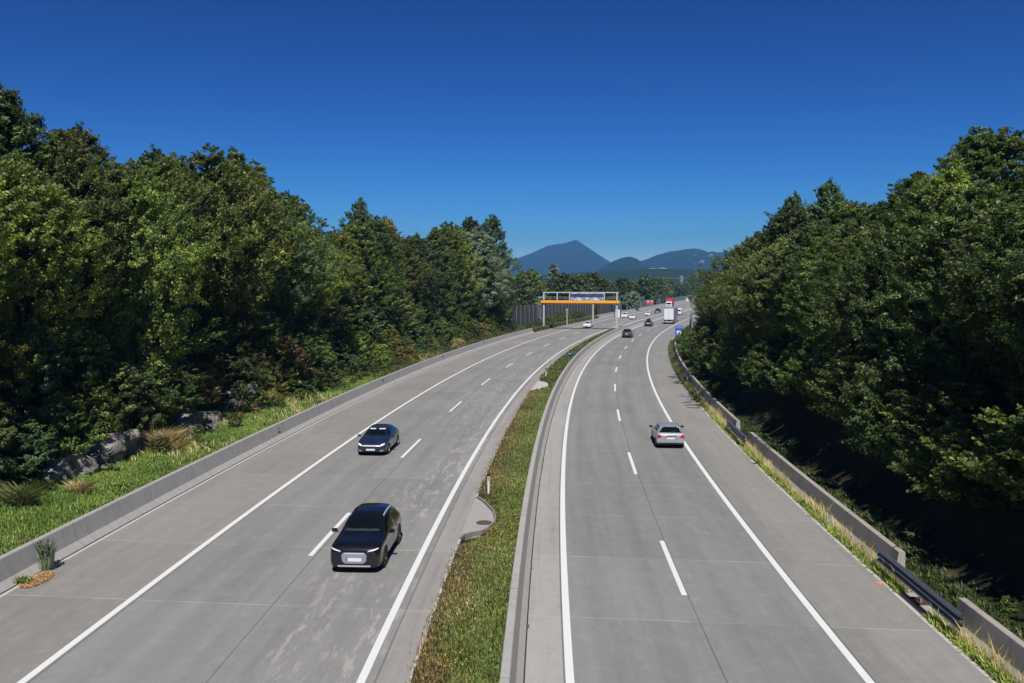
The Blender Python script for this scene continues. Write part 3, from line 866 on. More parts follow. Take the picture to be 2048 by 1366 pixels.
def mirror(parent, x, y, z, mat):
    m = MB(); sg = 1 if x > 0 else -1
    m.box((x + sg * .13, y, z), (.20, .10, .13)); m.box((x + sg * .02, y + .01, z - .05), (.12, .05, .035))
    m.build('mirror', mat, parent, bevel=.03)

KN = {}
SUVK = [(2.25, .80, .82, .88, .60, .21), (2.20, .87, .90, .98, .68, .20), (1.98, .915, .95, 1.04, .72, .2), (1.6, .93, .98, 1.08, .74, .2), (1.25, .935, .99, 1.12, .74, .2), (1.05, .935, 1.0, 1.17, .74, .2), (.75, .93, 1.0, 1.33, .71, .2), (.35, .93, 1.01, 1.54, .66, .2),
        (.0, .93, 1.01, 1.64, .635, .2), (-.6, .93, 1.02, 1.675, .63, .2), (-1.25, .93, 1.04, 1.64, .62, .2), (-1.7, .925, 1.06, 1.52, .61, .22), (-1.95, .915, 1.06, 1.32, .63, .24), (-2.12, .89, 1.03, 1.12, .66, .28), (-2.24, .80, .9, .95, .60, .36)]
HATK = [(2.14, .66, .58, .64, .48, .28), (2.06, .80, .67, .74, .58, .22), (1.85, .87, .76, .84, .66, .19), (1.5, .90, .84, .92, .70, .18), (1.1, .91, .88, .98, .71, .18), (.9, .91, .90, 1.02, .70, .18), (.5, .91, .92, 1.24, .66, .18), (.15, .91, .93, 1.39, .61, .18),
        (-.3, .91, .94, 1.465, .59, .18), (-.9, .91, .96, 1.455, .58, .18), (-1.4, .90, .98, 1.37, .57, .19), (-1.75, .89, .99, 1.20, .58, .21), (-1.98, .87, .98, 1.04, .62, .24), (-2.10, .82, .88, .92, .60, .28), (-2.16, .74, .74, .78, .52, .34)]
OLDK = [(2.0, .62, .56, .62, .46, .28), (1.93, .78, .66, .72, .58, .22), (1.7, .85, .76, .82, .66, .2), (1.3, .865, .84, .90, .68, .2), (.95, .868, .87, .95, .68, .2), (.75, .868, .88, .99, .67, .2), (.4, .868, .89, 1.20, .64, .2), (.1, .868, .90, 1.345, .60, .2),
        (-.4, .868, .91, 1.42, .62, .2), (-1.0, .868, .92, 1.415, .62, .2), (-1.50, .865, .94, 1.38, .62, .2), (-1.66, .865, .95, 1.34, .63, .22), (-1.80, .86, .95, 1.18, .65, .23), (-1.93, .855, .95, 1.01, .67, .25), (-2.00, .85, .94, .98, .67, .26), (-2.045, .845, .91, .95, .66, .27), (-2.07, .83, .87, .91, .64, .29)]

def sym(rows): return [((-b, z), (b, z)) for z, b in rows]
def make_car(kind, paint, label, s, o, away, group='cars driving on the motorway', extra=None, yaw=0.0, rim=None):
    K = {'suv': SUVK, 'hatch': HATK, 'old': OLDK}[kind]
    wr, wy = {'suv': (.365, (1.40, -1.36)), 'hatch': (.325, (1.32, -1.33)), 'old': (.31, (1.20, -1.31))}[kind]
    e = tag(empty('car'), label, 'car', group)
    body, bvh, W2 = car_body(K, paint, wy, wr, e)
    for y in wy:
        for sg in (-1, 1): wheel(e, sg * (W2 + .004), y, wr, rim or M_rim)
    if kind == 'suv':
        wz = [(1.18, .68), (1.35, .65), (1.56, .575)]; rz_ = [(1.15, .60), (1.30, .58), (1.45, .53)]
        sw = [[((.86, 1.06), (.02, 1.06)), ((.68, 1.18), (.02, 1.18)), ((.42, 1.36), (.02, 1.36)), ((.22, 1.45), (.02, 1.45))],
              [((-.06, 1.06), (-1.05, 1.08)), ((-.06, 1.25), (-1.05, 1.25)), ((-.06, 1.47), (-1.0, 1.45))], [((-1.10, 1.09), (-1.62, 1.13)), ((-1.10, 1.25), (-1.55, 1.25)), ((-1.08, 1.43), (-1.35, 1.40))]]
        mir = (.93, .78, 1.13); hd = [((.46, .79), (.82, .87)), ((.50, .835), (.83, .915))]; tl = [((.50, .86), (.84, .90)), ((.52, .93), (.84, .97))]
    elif kind == 'hatch':
        wz = [(1.03, .66), (1.2, .63), (1.385, .55)]; rz_ = [(1.06, .56), (1.2, .54), (1.34, .50)]
        sw = [[((.80, .97), (-.05, .97)), ((.55, 1.12), (-.05, 1.12)), ((.20, 1.30), (-.05, 1.30))],
              [((-.12, .98), (-1.0, 1.0)), ((-.12, 1.15), (-1.0, 1.15)), ((-.12, 1.33), (-.95, 1.32))], [((-1.05, 1.01), (-1.5, 1.06)), ((-1.05, 1.15), (-1.42, 1.16)), ((-1.03, 1.30), (-1.25, 1.28))]]
        mir = (.91, .70, .98); hd = [((.50, .60), (.78, .66)), ((.58, .70), (.83, .78))]; tl = [((.56, .78), (.84, .80)), ((.58, .93), (.82, .96))]
    else:
        wz = [(1.0, .63), (1.17, .60), (1.335, .54)]; rz_ = [(.99, .69), (1.12, .655), (1.30, .60)]
        sw = [[((.66, .94), (-.45, .94)), ((.42, 1.09), (-.45, 1.09)), ((.12, 1.25), (-.45, 1.26))],
              [((-.52, .95), (-1.45, .98)), ((-.52, 1.10), (-1.42, 1.12)), ((-.52, 1.28), (-1.30, 1.27))]]
        mir = (.868, .58, .96); hd = [((.44, .56), (.74, .58)), ((.46, .67), (.76, .70))]; tl = [((.55, .68), (.83, .66)), ((.60, .83), (.80, .82)), ((.66, .88), (.76, .87))]
    patch('windscreen', sym(wz), 'front', bvh, M_glass, e, nc=12)
    patch('rear_window', sym(rz_), 'rear', bvh, M_glass, e, nc=12)
    for w in sw:
        patch('side_window', w, 'right', bvh, M_glass, e, .004)
        patch('side_window', w, 'left', bvh, M_glass, e, .004)
    for sg in (1, -1):
        mirror(e, sg * mir[0], mir[1], mir[2], M_black if kind == 'old' else paint)
        patch('headlight', [((sg * a[0], a[1]), (sg * b[0], b[1])) for a, b in hd], 'front', bvh, M_head, e)
        patch('tail_light', [((sg * a[0], a[1]), (sg * b[0], b[1])) for a, b in tl], 'rear', bvh, M_tail, e, .012)
        # door seam and handle
        side = 'right' if sg > 0 else 'left'
        zs = .95 if kind == 'suv' else .86
        for y in ((.95, -.02, -1.02) if kind != 'old' else (.80, -.48)):
            patch('door_seam', [((y, .34), (y - .014, .34)), ((y, zs), (y - .014, zs))], side, bvh, M_under, e, .002, nc=1, nr=5, skirt=.004)
        for y in ((.18, -.85) if kind != 'old' else (-.28,)):
            patch('door_handle', [((y, zs - .09), (y - .17, zs - .09)), ((y, zs - .055), (y - .17, zs - .055))], side, bvh, paint, e, .025)
    zp = {'suv': .80, 'hatch': .78, 'old': .66}[kind]
    if kind == 'suv':
        gr = patch('grille', sym([(.39, .31), (.47, .42), (.68, .44), (.765, .38)]), 'front', bvh, M_grille, e, .012, 10)
        patch('grille_rim', sym([(.72, .35), (.77, .33)]), 'front', bvh, M_chrome, gr, .020, 8)
        patch('number_plate', sym([(.47, .26), (.585, .26)]), 'front', bvh, M_plate, e, .024)
        patch('plate_band', [((.225, .47), (.262, .47)), ((.225, .585), (.262, .585))], 'front', bvh, M_plateblue, e, .028, 2)
        patch('bumper_strip', sym([(.275, .56), (.325, .58)]), 'front', bvh, M_chrome, e, .03, 12)
        patch('dashboard_band', sym([(1.185, .64), (1.215, .63), (1.235, .50)]), 'front', bvh, M_glassb, e, .010, 12)
        for sg in (1, -1): patch('roof_rail', [((sg * .60, .15), (sg * .635, .15)), ((sg * .60, -1.35), (sg * .63, -1.35))], 'top', bvh, M_chrome, e, .012, 2, 8)
        patch('rear_plate', sym([(.70, .25), (.80, .25)]), 'rear', bvh, M_plate, e, .02)
    else:
        patch('grille', sym([(.46, .42), (.50, .52), (.565, .48)]), 'front', bvh, M_black, e, .008)
        patch('lower_grille', sym([(.27, .40), (.38, .44)]), 'front', bvh, M_black, e, .006)
        patch('number_plate', sym([(.35, .26), (.455, .26)]), 'front', bvh, M_plate, e, .022)
        patch('rear_plate', sym([(zp - .06, .25), (zp + .05, .25)]), 'rear', bvh, M_plate, e, .018)
    if kind == 'suv' and paint is P_black:
        patch('air_intake', sym([(.345, .50), (.385, .46)]), 'front', bvh, M_black, e, .010, 10)
        for sg in (1, -1):
            patch('corner_intake', [((sg * .56, .40), (sg * .80, .44)), ((sg * .60, .66), (sg * .82, .70))], 'front', bvh, M_black, e, .010, 6)
            patch('light_strip', [((sg * .47, .80), (sg * .82, .885)), ((sg * .47, .808), (sg * .82, .893))], 'front', bvh, M_chrome, e, .022, 8, 1)
            patch('sill_cladding', [((1.9, .22), (-1.9, .22)), ((1.9, .34), (-1.9, .34))], 'right' if sg > 0 else 'left', bvh, M_black, e, .012, 24, 1)
        for x in (-.33, .22):
            patch('wiper', [((x, 1.215), (x + .42, 1.245)), ((x, 1.228), (x + .42, 1.258))], 'front', bvh, M_black, e, .02, 6, 1)
        patch('bonnet_seam', sym([(.925, .60), (.930, .60)]), 'front', bvh, M_under, e, .003, 12, 1, skirt=.003)
    if kind == 'hatch' and paint is P_blue:
        for sg in (1, -1): patch('fog_light', [((sg * .55, .30), (sg * .72, .31)), ((sg * .57, .37), (sg * .74, .38))], 'front', bvh, M_chrome, e, .008, 5)
        for x in (-.33, .22):
            patch('wiper', [((x, 1.06), (x + .40, 1.085)), ((x, 1.07), (x + .40, 1.095))], 'front', bvh, M_black, e, .018, 6, 1)
    if extra: extra(e, bvh)
    place(e, s, o, 0.0, yaw + (0 if away else PI))
    return e

def blue_extra(e, bvh):
    patch('sun_visor', [((-.48, 1.31), (-.10, 1.31)), ((-.46, 1.355), (-.10, 1.355))], 'front', bvh, M_visor, e, .009)
    patch('sun_visor', [((.10, 1.31), (.48, 1.31)), ((.10, 1.355), (.46, 1.355))], 'front', bvh, M_visor, e, .009)
    patch('bonnet_glint', sym([(.60, .50), (.66, .48)]), 'front', bvh, M_chrome, e, .006)  # sun highlight along the bonnet edge, painted as a pale strip
def old_extra(e, bvh):
    patch('boot_lid_seam', sym([(.635, .56), (.642, .56)]), 'rear', bvh, M_under, e, .004, 10, 1, skirt=.004)
    patch('rear_wiper', [((-.02, 1.03), (.30, 1.10)), ((-.02, 1.045), (.30, 1.115))], 'rear', bvh, M_black, e, .02, 4, 1)
    patch('plate_recess', sym([(.70, .33), (.84, .33)]), 'rear', bvh, M_boxgrey, e, .010, 8)
    patch('rear_bumper', sym([(.40, .80), (.46, .82), (.60, .83), (.63, .80)]), 'rear', bvh, P_silver, e, .05, 14, skirt=.06)
    patch('rear_skirt', sym([(.22, .74), (.36, .80)]), 'rear', bvh, M_black, e, .02, 14)
    patch('spoiler', sym([(1.335, .55), (1.37, .55)]), 'rear', bvh, P_silver, e, .05, 8, skirt=.08)
make_car('suv', P_black, 'black electric crossover with pale octagonal grille, nearest car on the oncoming lanes', 9.35 + 2.3, -7.3, False, rim=M_rimdark)
make_car('hatch', P_blue, 'dark blue hatchback with two pale sun shades behind its windscreen', 29.5 + 2.2, -11.3, False, extra=blue_extra)
make_car('old', P_silver, 'silver two door hatchback seen from behind, riding on the right hand solid line', 33.2 + 2.06, 6.5, True, extra=old_extra)
make_car('hatch', P_white, 'white car passing under the orange gantry towards the viewer', 178.6 + 2.2, -10.8, False)
make_car('hatch', P_white, 'white car in front, overlapping another white car past the gantry', 229 + 2.2, -7.4, False)
make_car('suv', P_white, 'white car half hidden behind the white car past the gantry', 240, -11.0, False)
make_car('old', P_white, 'small white car alone before the red and white board', 258 + 2, -6.9, False)
make_car('suv', P_grey, 'dark car coming closest behind the small white car, left of the white lorry', 282 + 2, -6.9, False)
make_car('suv', P_grey, 'dark car in the left lane driving away, nearest behind the one with the roof load', 143.8 + 2.3, 2.2, True, rim=M_rimdark)
make_car('hatch', P_grey, 'dark car with a dark load on its roof driving away beside the white lorry', 189.4 + 2.2, 2.1, True)
rbx = empty('roof_box'); tag(rbx, 'dark roof box strapped on the dark car beside the white lorry', 'roof box')
m = MB(); m.box((0, -.2, 1.68), (.75, 1.5, .34)); m.build('box_shell', M_black, rbx, bevel=.1)
m = MB(); m.bar((-.55, .3, 1.5), (.55, .3, 1.5), .05, .04); m.build('rack_bar', M_black, rbx)
m = MB(); m.bar((-.55, -.7, 1.5), (.55, -.7, 1.5), .05, .04); m.build('rack_bar', M_black, rbx)
place(rbx, 189.4 + 2.2, 2.1, 0)

# lorries and van
M_box = plain('white_lorry_panel', (.72, .74, .76), .45, noise_amt=.06, nscale=1)
M_boxg = plain('grey_lorry_side', (.30, .33, .38), .5)
M_redbox = plain('red_lorry_tarp', (.55, .03, .05), .5)
def lorry(kind, s, o, away, label):
    e = tag(empty('lorry'), label, 'lorry')
    W, Z0, Z1 = 2.5, 1.05, 3.95; L = 10.0 if kind == 'white' else 7.0; cabL = 2.2
    m = MB(); m.box((0, L / 2, (Z0 + Z1) / 2), (W, L, Z1 - Z0)); m.build('cargo_box', M_boxg if kind == 'white' else M_redbox, e, bevel=.03)
    if kind == 'white':
        for sg in (-1, 1):
            m = MB(); m.box((sg * .59, -.02, (Z0 + Z1) / 2), (1.14, .05, Z1 - Z0 - .16)); m.build('rear_door', M_box, e, bevel=.01)
        for x in (-1.22, 0, 1.22):
            m = MB(); m.box((x, -.055, (Z0 + Z1) / 2), (.04, .03, Z1 - Z0 - .1)); m.build('door_post', M_galv, e)
    m = MB(); m.box((0, L / 2, .85), (1.0, L - .3, .3)); m.build('chassis', M_black, e)
    m = MB(); m.box((0, -.05, .55), (2.45, .14, .22)); m.build('rear_bumper', M_chrome, e, bevel=.02)
    for sg in (-1, 1):
        m = MB(); m.box((sg * 1.0, -.13, .56), (.38, .04, .14)); m.build('tail_light', M_tail, e)
    for y in ((1.6, 2.8) if kind == 'white' else (1.8,)):
        for sg in (-1, 1): wheel(e, sg * 1.22, y, .5, M_rimdark)
    # cab
    zc = 3.7 if kind == 'white' else 2.75; y0 = L + .3
    m = MB()
    pr = [(y0, .7), (y0 + cabL, .5), (y0 + cabL + .05, 1.5), (y0 + cabL - .18, zc - .25), (y0 + cabL - .5, zc), (y0, zc)]
    vs = [(-1.22, y, z) for y, z in pr] + [(1.22, y, z) for y, z in pr]; n = len(pr)
    m.add(vs, [tuple(range(n)), tuple(range(2 * n - 1, n - 1, -1))] + [(i, (i + 1) % n, n + (i + 1) % n, n + i) for i in range(n)])
    cab = m.build('cab', P_white, e, bevel=.05)
    m = MB(); m.add([(-1.05, y0 + cabL + .055, 1.62), (1.05, y0 + cabL + .055, 1.62), (.98, y0 + cabL - .10, zc - .42), (-.98, y0 + cabL - .10, zc - .42), (-1.05, y0 + cabL - .01, 1.6), (1.05, y0 + cabL - .01, 1.6), (.98, y0 + cabL - .2, zc - .45), (-.98, y0 + cabL - .2, zc - .45)], [(0, 1, 2, 3), (7, 6, 5, 4), (0, 4, 5, 1), (1, 5, 6, 2), (2, 6, 7, 3), (3, 7, 4, 0)])
    m.build('windscreen', M_glass, cab)
    for sg in (-1, 1):
        m = MB(); m.box((sg * .9, y0 + cabL + .04, .85), (.4, .06, .18)); m.build('headlight', M_head, cab)
        m = MB(); m.box((sg * 1.225, y0 + 1.3, 2.0), (.02, .9, .55)); m.build('side_window', M_glass, cab)
        m = MB(); m.box((sg * 1.4, y0 + cabL - .1, 2.0), (.18, .12, .5)); m.build('mirror', M_black, cab)
    m = MB(); m.box((0, y0 + cabL + .04, 1.05), (1.5, .06, .3)); m.build('grille', M_black, cab)
    for sg in (-1, 1): wheel(e, sg * 1.2, y0 + 1.2, .5, M_rimdark)
    if kind == 'red':
        place(e, s + L + cabL + .3, o, 0, PI)
    else: place(e, s, o, 0)
lorry('white', 203.5, 5.75, True, 'white box lorry seen from behind with pale double doors, in the right lane')
lorry('red', 350, -10.9, False, 'oncoming lorry with a white cab and tall red cargo box')
v = tag(empty('van'), 'white van driving away beyond the white lorry, half hidden by leaves', 'van')
m = MB(); pr = [(0, .4), (5.2, .4), (5.25, .95), (4.5, 1.15), (3.8, 2.0), (3.5, 2.15), (.1, 2.2), (-.02, 1.9)]; n = len(pr)
m.add([(-.97, y, z) for y, z in pr] + [(.97, y, z) for y, z in pr], [tuple(range(n)), tuple(range(2 * n - 1, n - 1, -1))] + [(i, (i + 1) % n, n + (i + 1) % n, n + i) for i in range(n)])
m.build('body', P_white, v, bevel=.06)
m = MB(); m.box((0, -.03, 1.55), (1.5, .04, .5)); m.build('rear_window', M_glass, v)
for sg in (-1, 1):
    m = MB(); m.box((sg * .88, -.03, 1.2), (.12, .05, .5)); m.build('tail_light', M_tail, v)
    for y in (1.0, 4.2): wheel(v, sg * .98, y, .34, M_rim)
place(v, 268, 1.9, 0)

# ------------------------------------------------------------------ vegetation
def mat_leaf(name, c1, c2, c3=None, bark=False):
    """leaf material: tint attribute per leaf picks the hue, small change from tree to tree"""
    t = NT(name)
    at_ = t.n('ShaderNodeAttribute', attribute_name='tint').outputs['Fac']
    oi = t.t.nodes.new('ShaderNodeObjectInfo').outputs['Random']
    col = t.ramp(at_, [(0, c1), (.6, c2), (1.0, c3 or c2)])
    h = t.t.nodes.new('ShaderNodeHueSaturation')
    t.set(h.inputs['Hue'], t.m('ADD', .478, t.m('MULTIPLY', oi, .03)))
    t.set(h.inputs['Value'], t.m('ADD', 1.85, t.m('MULTIPLY', oi, 1.3)))
    t.set(h.inputs['Color'], col); h.inputs['Saturation'].default_value = .9
    c = h.outputs[0]
    d = t.t.nodes.new('ShaderNodeBsdfPrincipled')
    t.set(d.inputs['Base Color'], c); d.inputs['Roughness'].default_value = .48; d.inputs['Specular IOR Level'].default_value = .42
    tr = t.t.nodes.new('ShaderNodeBsdfTranslucent')
    t.set(tr.inputs[0], t.mix(1.0, c, (1.0, 1.15, .5), 'MULTIPLY'))
    mx = t.t.nodes.new('ShaderNodeMixShader'); mx.inputs[0].default_value = .34
    t.t.links.new(d.outputs[0], mx.inputs[1]); t.t.links.new(tr.outputs[0], mx.inputs[2]); t.t.links.new(mx.outputs[0], t.out.inputs[0])
    return t.mat
LM = {
    'dark':   mat_leaf('leaf_dark_green', (.018, .032, .008), (.044, .070, .015), (.12, .15, .035)),
    'mid':    mat_leaf('leaf_mid_green', (.026, .044, .008), (.068, .098, .015), (.17, .20, .035)),
    'olive':  mat_leaf('leaf_olive_green', (.03, .042, .012), (.07, .088, .022), (.13, .14, .035)),
    'yellow': mat_leaf('leaf_yellow_green', (.06, .085, .012), (.13, .17, .02), (.24, .26, .04)),
    'silver': mat_leaf('leaf_silver_green', (.05, .065, .04), (.10, .125, .08), (.17, .20, .13)),
    'cool':   mat_leaf('leaf_bluish_green', (.020, .038, .015), (.044, .074, .025), (.085, .12, .042)),
    'brown':  mat_leaf('leaf_drying_brown', (.05, .045, .015), (.14, .11, .035), (.32, .20, .07)),
    'straw':  mat_leaf('dry_straw', (.16, .13, .05), (.30, .25, .10), (.42, .36, .17)),
    'lime':   mat_leaf('lush_verge_grass', (.04, .075, .010), (.095, .15, .018), (.19, .24, .04)),
    'grass':  mat_leaf('fresh_grass', (.045, .062, .012), (.095, .125, .022), (.20, .21, .05)),
}
M_bark = plain('bark', (.055, .045, .035), .95, noise_amt=.5, nscale=5)
M_barkpale = plain('pale_bark', (.16, .15, .13), .95, noise_amt=.4, nscale=5)

def unit(v): return v / (np.linalg.norm(v, axis=1, keepdims=True) + 1e-9)

def leaves(cent, nrm, ln, wd, rng):
    """one folded pointed leaf (2 quads would double the cost: 1 quad rhombus with a drooped tip)"""
    n = len(cent)
    r = unit(rng.normal(size=(n, 3)))
    t = unit(np.cross(nrm, r)); b = np.cross(nrm, t)
    ln = ln[:, None]; wd = wd[:, None]
    p0 = cent - t * ln * .5; p2 = cent + t * ln * .5 - nrm * ln * .12
    p1 = cent + b * wd * .5 - t * ln * .08; p3 = cent - b * wd * .5 - t * ln * .08
    V = np.stack([p0, p1, p2, p3], 1).reshape(-1, 3)
    Fq = np.arange(4 * n).reshape(n, 4)
    return V, Fq

def crown_mesh(name, seed, ncl, nlf, hgt, rad, lsize, h0=.06, power=.75, shape=.6, crad=(.45, .95), lumps=.28, droop=.25, conic=0.0, hole=.0):
    """a crown of leaf clumps: clump centres fill an uneven envelope, leaves sit on each clump's upper shell"""
    rng = np.random.default_rng(seed)
    # uneven envelope: a handful of big lobes
    nl = 9
    la = rng.uniform(0, 2 * PI, nl); lh = rng.uniform(.15, .95, nl); lw = rng.uniform(.25, .5, nl); lr = rng.uniform(-.5, 1.0, nl) * lumps * 2
    hh = rng.beta(1.25, 1.05, ncl); ang = rng.uniform(0, 2 * PI, ncl)
    hh = np.clip(hh, 0.0, 1.0)
    env = np.sin(PI * np.clip(hh, 0, 1) ** power * .93 + .12) ** shape
    env = np.maximum(env, .12) * (1 - conic * hh)
    lob = np.zeros(ncl)
    for k in range(nl):
        da = np.abs((ang - la[k] + PI) % (2 * PI) - PI)
        lob += lr[k] * np.exp(-(da / .75) ** 2 - ((hh - lh[k]) / lw[k] * 1.6) ** 2)
    rr = rad * env * (1 + lob)
    fr = np.where(rng.random(ncl) < .72, rng.uniform(.78, 1.06, ncl), rng.uniform(.25, .8, ncl))
    rr = np.maximum(rr, .15) * fr
    z = hgt * (h0 + (1 - h0) * hh)
    c = np.stack([rr * np.cos(ang), rr * np.sin(ang), z], 1)
    # a few spires on the top
    k = max(3, ncl // 22)
    c[:k, 2] = hgt * rng.uniform(.84, 1.05, k); c[:k, :2] = rng.normal(size=(k, 2)) * rad * .30 * ((1.12 - c[:k, 2:3] / hgt) * 4)
    outw = unit(np.stack([np.cos(ang), np.sin(ang), rng.uniform(-.1, .5, ncl)], 1))
    cr = rng.uniform(crad[0], crad[1], ncl) * (1 - .35 * hh)
    cr[:k] *= .7
    ctint = rng.normal(0, .17, ncl)
    N = ncl * nlf
    ci = np.repeat(np.arange(ncl), nlf)
    d = unit(rng.normal(size=(N, 3)) + np.array([0, 0, .25]))
    q = rng.random(N) ** .45
    # each clump is a short leafy branch: long along its own axis, which points out and (mostly) up
    ax = unit(outw * .75 + np.array([0, 0, 1.]) * (rng.uniform(-.15, 1.1, ncl) * (1 - droop))[:, None] + rng.normal(size=(ncl, 3)) * .22)
    t1 = unit(np.cross(ax, np.array([0, 0, 1.]) + rng.normal(size=(ncl, 3)) * .05)); t2 = np.cross(ax, t1)
    el = rng.uniform(1.15, 1.75, ncl)
    la_ = d[:, 0] * q
    wid = np.clip(1.0 - .55 * np.clip(la_, 0, 1), .3, 1)            # narrows towards its tip
    off = (la_ * el[ci])[:, None] * ax[ci] + (d[:, 1] * q * .78 * wid)[:, None] * t1[ci] + (d[:, 2] * q * .50 * wid)[:, None] * t2[ci]
    off = off * cr[ci][:, None]
    off[:, 2] -= droop * np.clip(la_, 0, 1) ** 2 * cr[ci]
    p = c[ci] + off
    nrm = unit(outw[ci] * .35 + np.array([0, 0, .75]) + d * .45 + rng.normal(size=(N, 3)) * .42)
    ln = lsize * rng.uniform(.7, 1.35, N); wd = ln * rng.uniform(.5, .75, N)
    V, Fq = leaves(p, nrm, ln, wd, rng)
    tint = np.clip(.40 + ctint[ci] * 1.2 + rng.normal(0, .20, N), 0, 1)
    return mesh_np(name, V, Fq, LM['mid'], attr=np.repeat(tint, 4), link=False), c

def trunk_mesh(name, seed, hgt, rad, cl, mat, r0=.2):
    """tapered trunk with limbs running out to some of the clumps"""
    rr = random.Random(seed); m = MB()
    bend = [(rr.uniform(-.25, .25), rr.uniform(-.25, .25)) for _ in range(6)]
    pts = [Vector((0, 0, -.6))] + [Vector((bend[i][0] * i * .3, bend[i][1] * i * .3, hgt * (.16 * i + .08))) for i in range(5)] 
    pts.append(Vector((bend[4][0] * 1.3, bend[4][1] * 1.3, hgt * .93)))
    rads = [r0 * 1.35, r0 * 1.1, r0 * .9, r0 * .72, r0 * .5, r0 * .3, r0 * .08]
    m.tube(pts, rads, 8)
    idx = list(range(len(cl))); rr.shuffle(idx)
    for i in idx[:46]:
        e = Vector(cl[i]); 
        if e.z < hgt * .12: continue
        zb = max(.1 * hgt, e.z - (e.xy.length) * rr.uniform(.6, 1.1))
        j = min(len(pts) - 2, max(1, int(zb / (hgt * .17))))
        f = min(1, max(0, (zb - pts[j].z) / max(.01, pts[j + 1].z - pts[j].z)))
        b = pts[j].lerp(pts[j + 1], f); mid = b.lerp(e, .5) + Vector((rr.uniform(-.2, .2), rr.uniform(-.2, .2), .1))
        w = r0 * rr.uniform(.16, .36)
        m.tube([b, mid, e], [w, w * .6, w * .2], 5)
    me_o = m.build(name, mat, None, smooth=True); me = me_o.data; bpy.data.objects.remove(me_o); return me

PROTO = {}
def proto(key, seed, ncl, nlf, hgt, rad, ls, bark=None, r0=.2, **kw):
    cm, c = crown_mesh('crown', seed, ncl, nlf, hgt, rad, ls, **kw)
    tm = trunk_mesh('trunk', seed, hgt, rad, c, bark or M_bark, r0)
    PROTO[key] = (cm, tm, hgt, rad)
# near crowns, 10 m tall
for i in range(5):
    proto('broad%d' % i, 10 + i, 620, 80, 10, 2.75 + .25 * (i % 3), .135, lumps=.42, conic=.12 + .09 * (i % 3), crad=(.28, .62), h0=.02, power=.68)
for i in range(3):
    proto('over%d' % i, 90 + i, 640, 78, 10, 3.3, .135, lumps=.45, crad=(.28, .62), h0=.05, power=1.5, shape=.75)
for i in range(2):
    proto('tall%d' % i, 30 + i, 520, 78, 10, 2.3, .13, power=.58, shape=.6, conic=.30, crad=(.26, .56), h0=.02, lumps=.4)
proto('fine0', 40, 620, 80, 10, 3.6, .13, M_barkpale, crad=(.3, .65), droop=.55, lumps=.2)      # willow like
proto('feather0', 45, 260, 110, 10, 3.0, .17, M_barkpale, crad=(.5, 1.05), droop=.6, lumps=.35)  # ash like sprays
# simpler crowns for trees far away
for i in range(3):
    proto('far%d' % i, 50 + i, 260, 26, 10, 3.6, .40, lumps=.3, crad=(.45, .95))
proto('farcol', 56, 130, 26, 10, 2.1, .42, lumps=.2, crad=(.5, .9), conic=.45)
# bushes, 3 m tall
for i in range(4):
    proto('bush%d' % i, 70 + i, 170, 70, 3, 1.5, .115, r0=.05, h0=.02, crad=(.2, .45), lumps=.35, power=.7, shape=.5)
proto('bushfine', 75, 130, 100, 3, 1.4, .10, r0=.04, h0=.02, crad=(.25, .5), droop=.6)

rnd = random.Random(7)
def tree(kind, mat, x, y, z, h, wscale, label, group=None, cat='tree', name='tree', lean=None):
    cm, tm, ph, pr = PROTO[kind]
    e = tag(empty(name, (x, y, z), rnd.uniform(0, 2 * PI)), label, cat, group)
    k = h / ph; e.scale = (k * wscale, k * wscale, k)
    if lean: e.rotation_euler = (lean[0], lean[1], e.rotation_euler[2])
    c = bpy.data.objects.new('crown' if cat == 'tree' else 'foliage', cm); COL.objects.link(c); c.parent = e
    c.material_slots[0].link = 'OBJECT'; c.material_slots[0].material = LM[mat]
    t = bpy.data.objects.new('trunk' if cat == 'tree' else 'stems', tm); COL.objects.link(t); t.parent = e
    return e

SKL = [(-300, 60), (0, 185), (25, 185), (60, 240), (100, 290), (150, 265), (200, 300), (240, 340), (290, 290), (320, 275), (375, 300), (440, 305), (500, 295), (555, 330), (585, 380), (615, 430), (650, 475), (690, 445), (722, 405), (780, 440), (820, 475), (860, 460), (930, 435), (985, 440), (1008, 490), (1025, 540), (1045, 548), (1200, 552)]
SKR = [(1340, 600), (1372, 590), (1392, 575), (1420, 560), (1440, 535), (1462, 518), (1490, 478), (1530, 455), (1560, 420), (1582, 392), (1600, 425), (1625, 392), (1650, 372), (1695, 385), (1720, 420), (1745, 398), (1800, 345), (1850, 345), (1880, 320), (1905, 290), (1940, 262), (2010, 270), (2048, 265), (2400, 120)]
def skyv(tab, u): return float(np.interp(u, [a for a, b in tab], [b for a, b in tab]))
def top_at(tab, x, y, r):
    us = [1024 + F * (x + d * r) / y for d in (-.45, 0, .45)]
    return min(ztop(u, skyv(tab, u), y) for u in us)

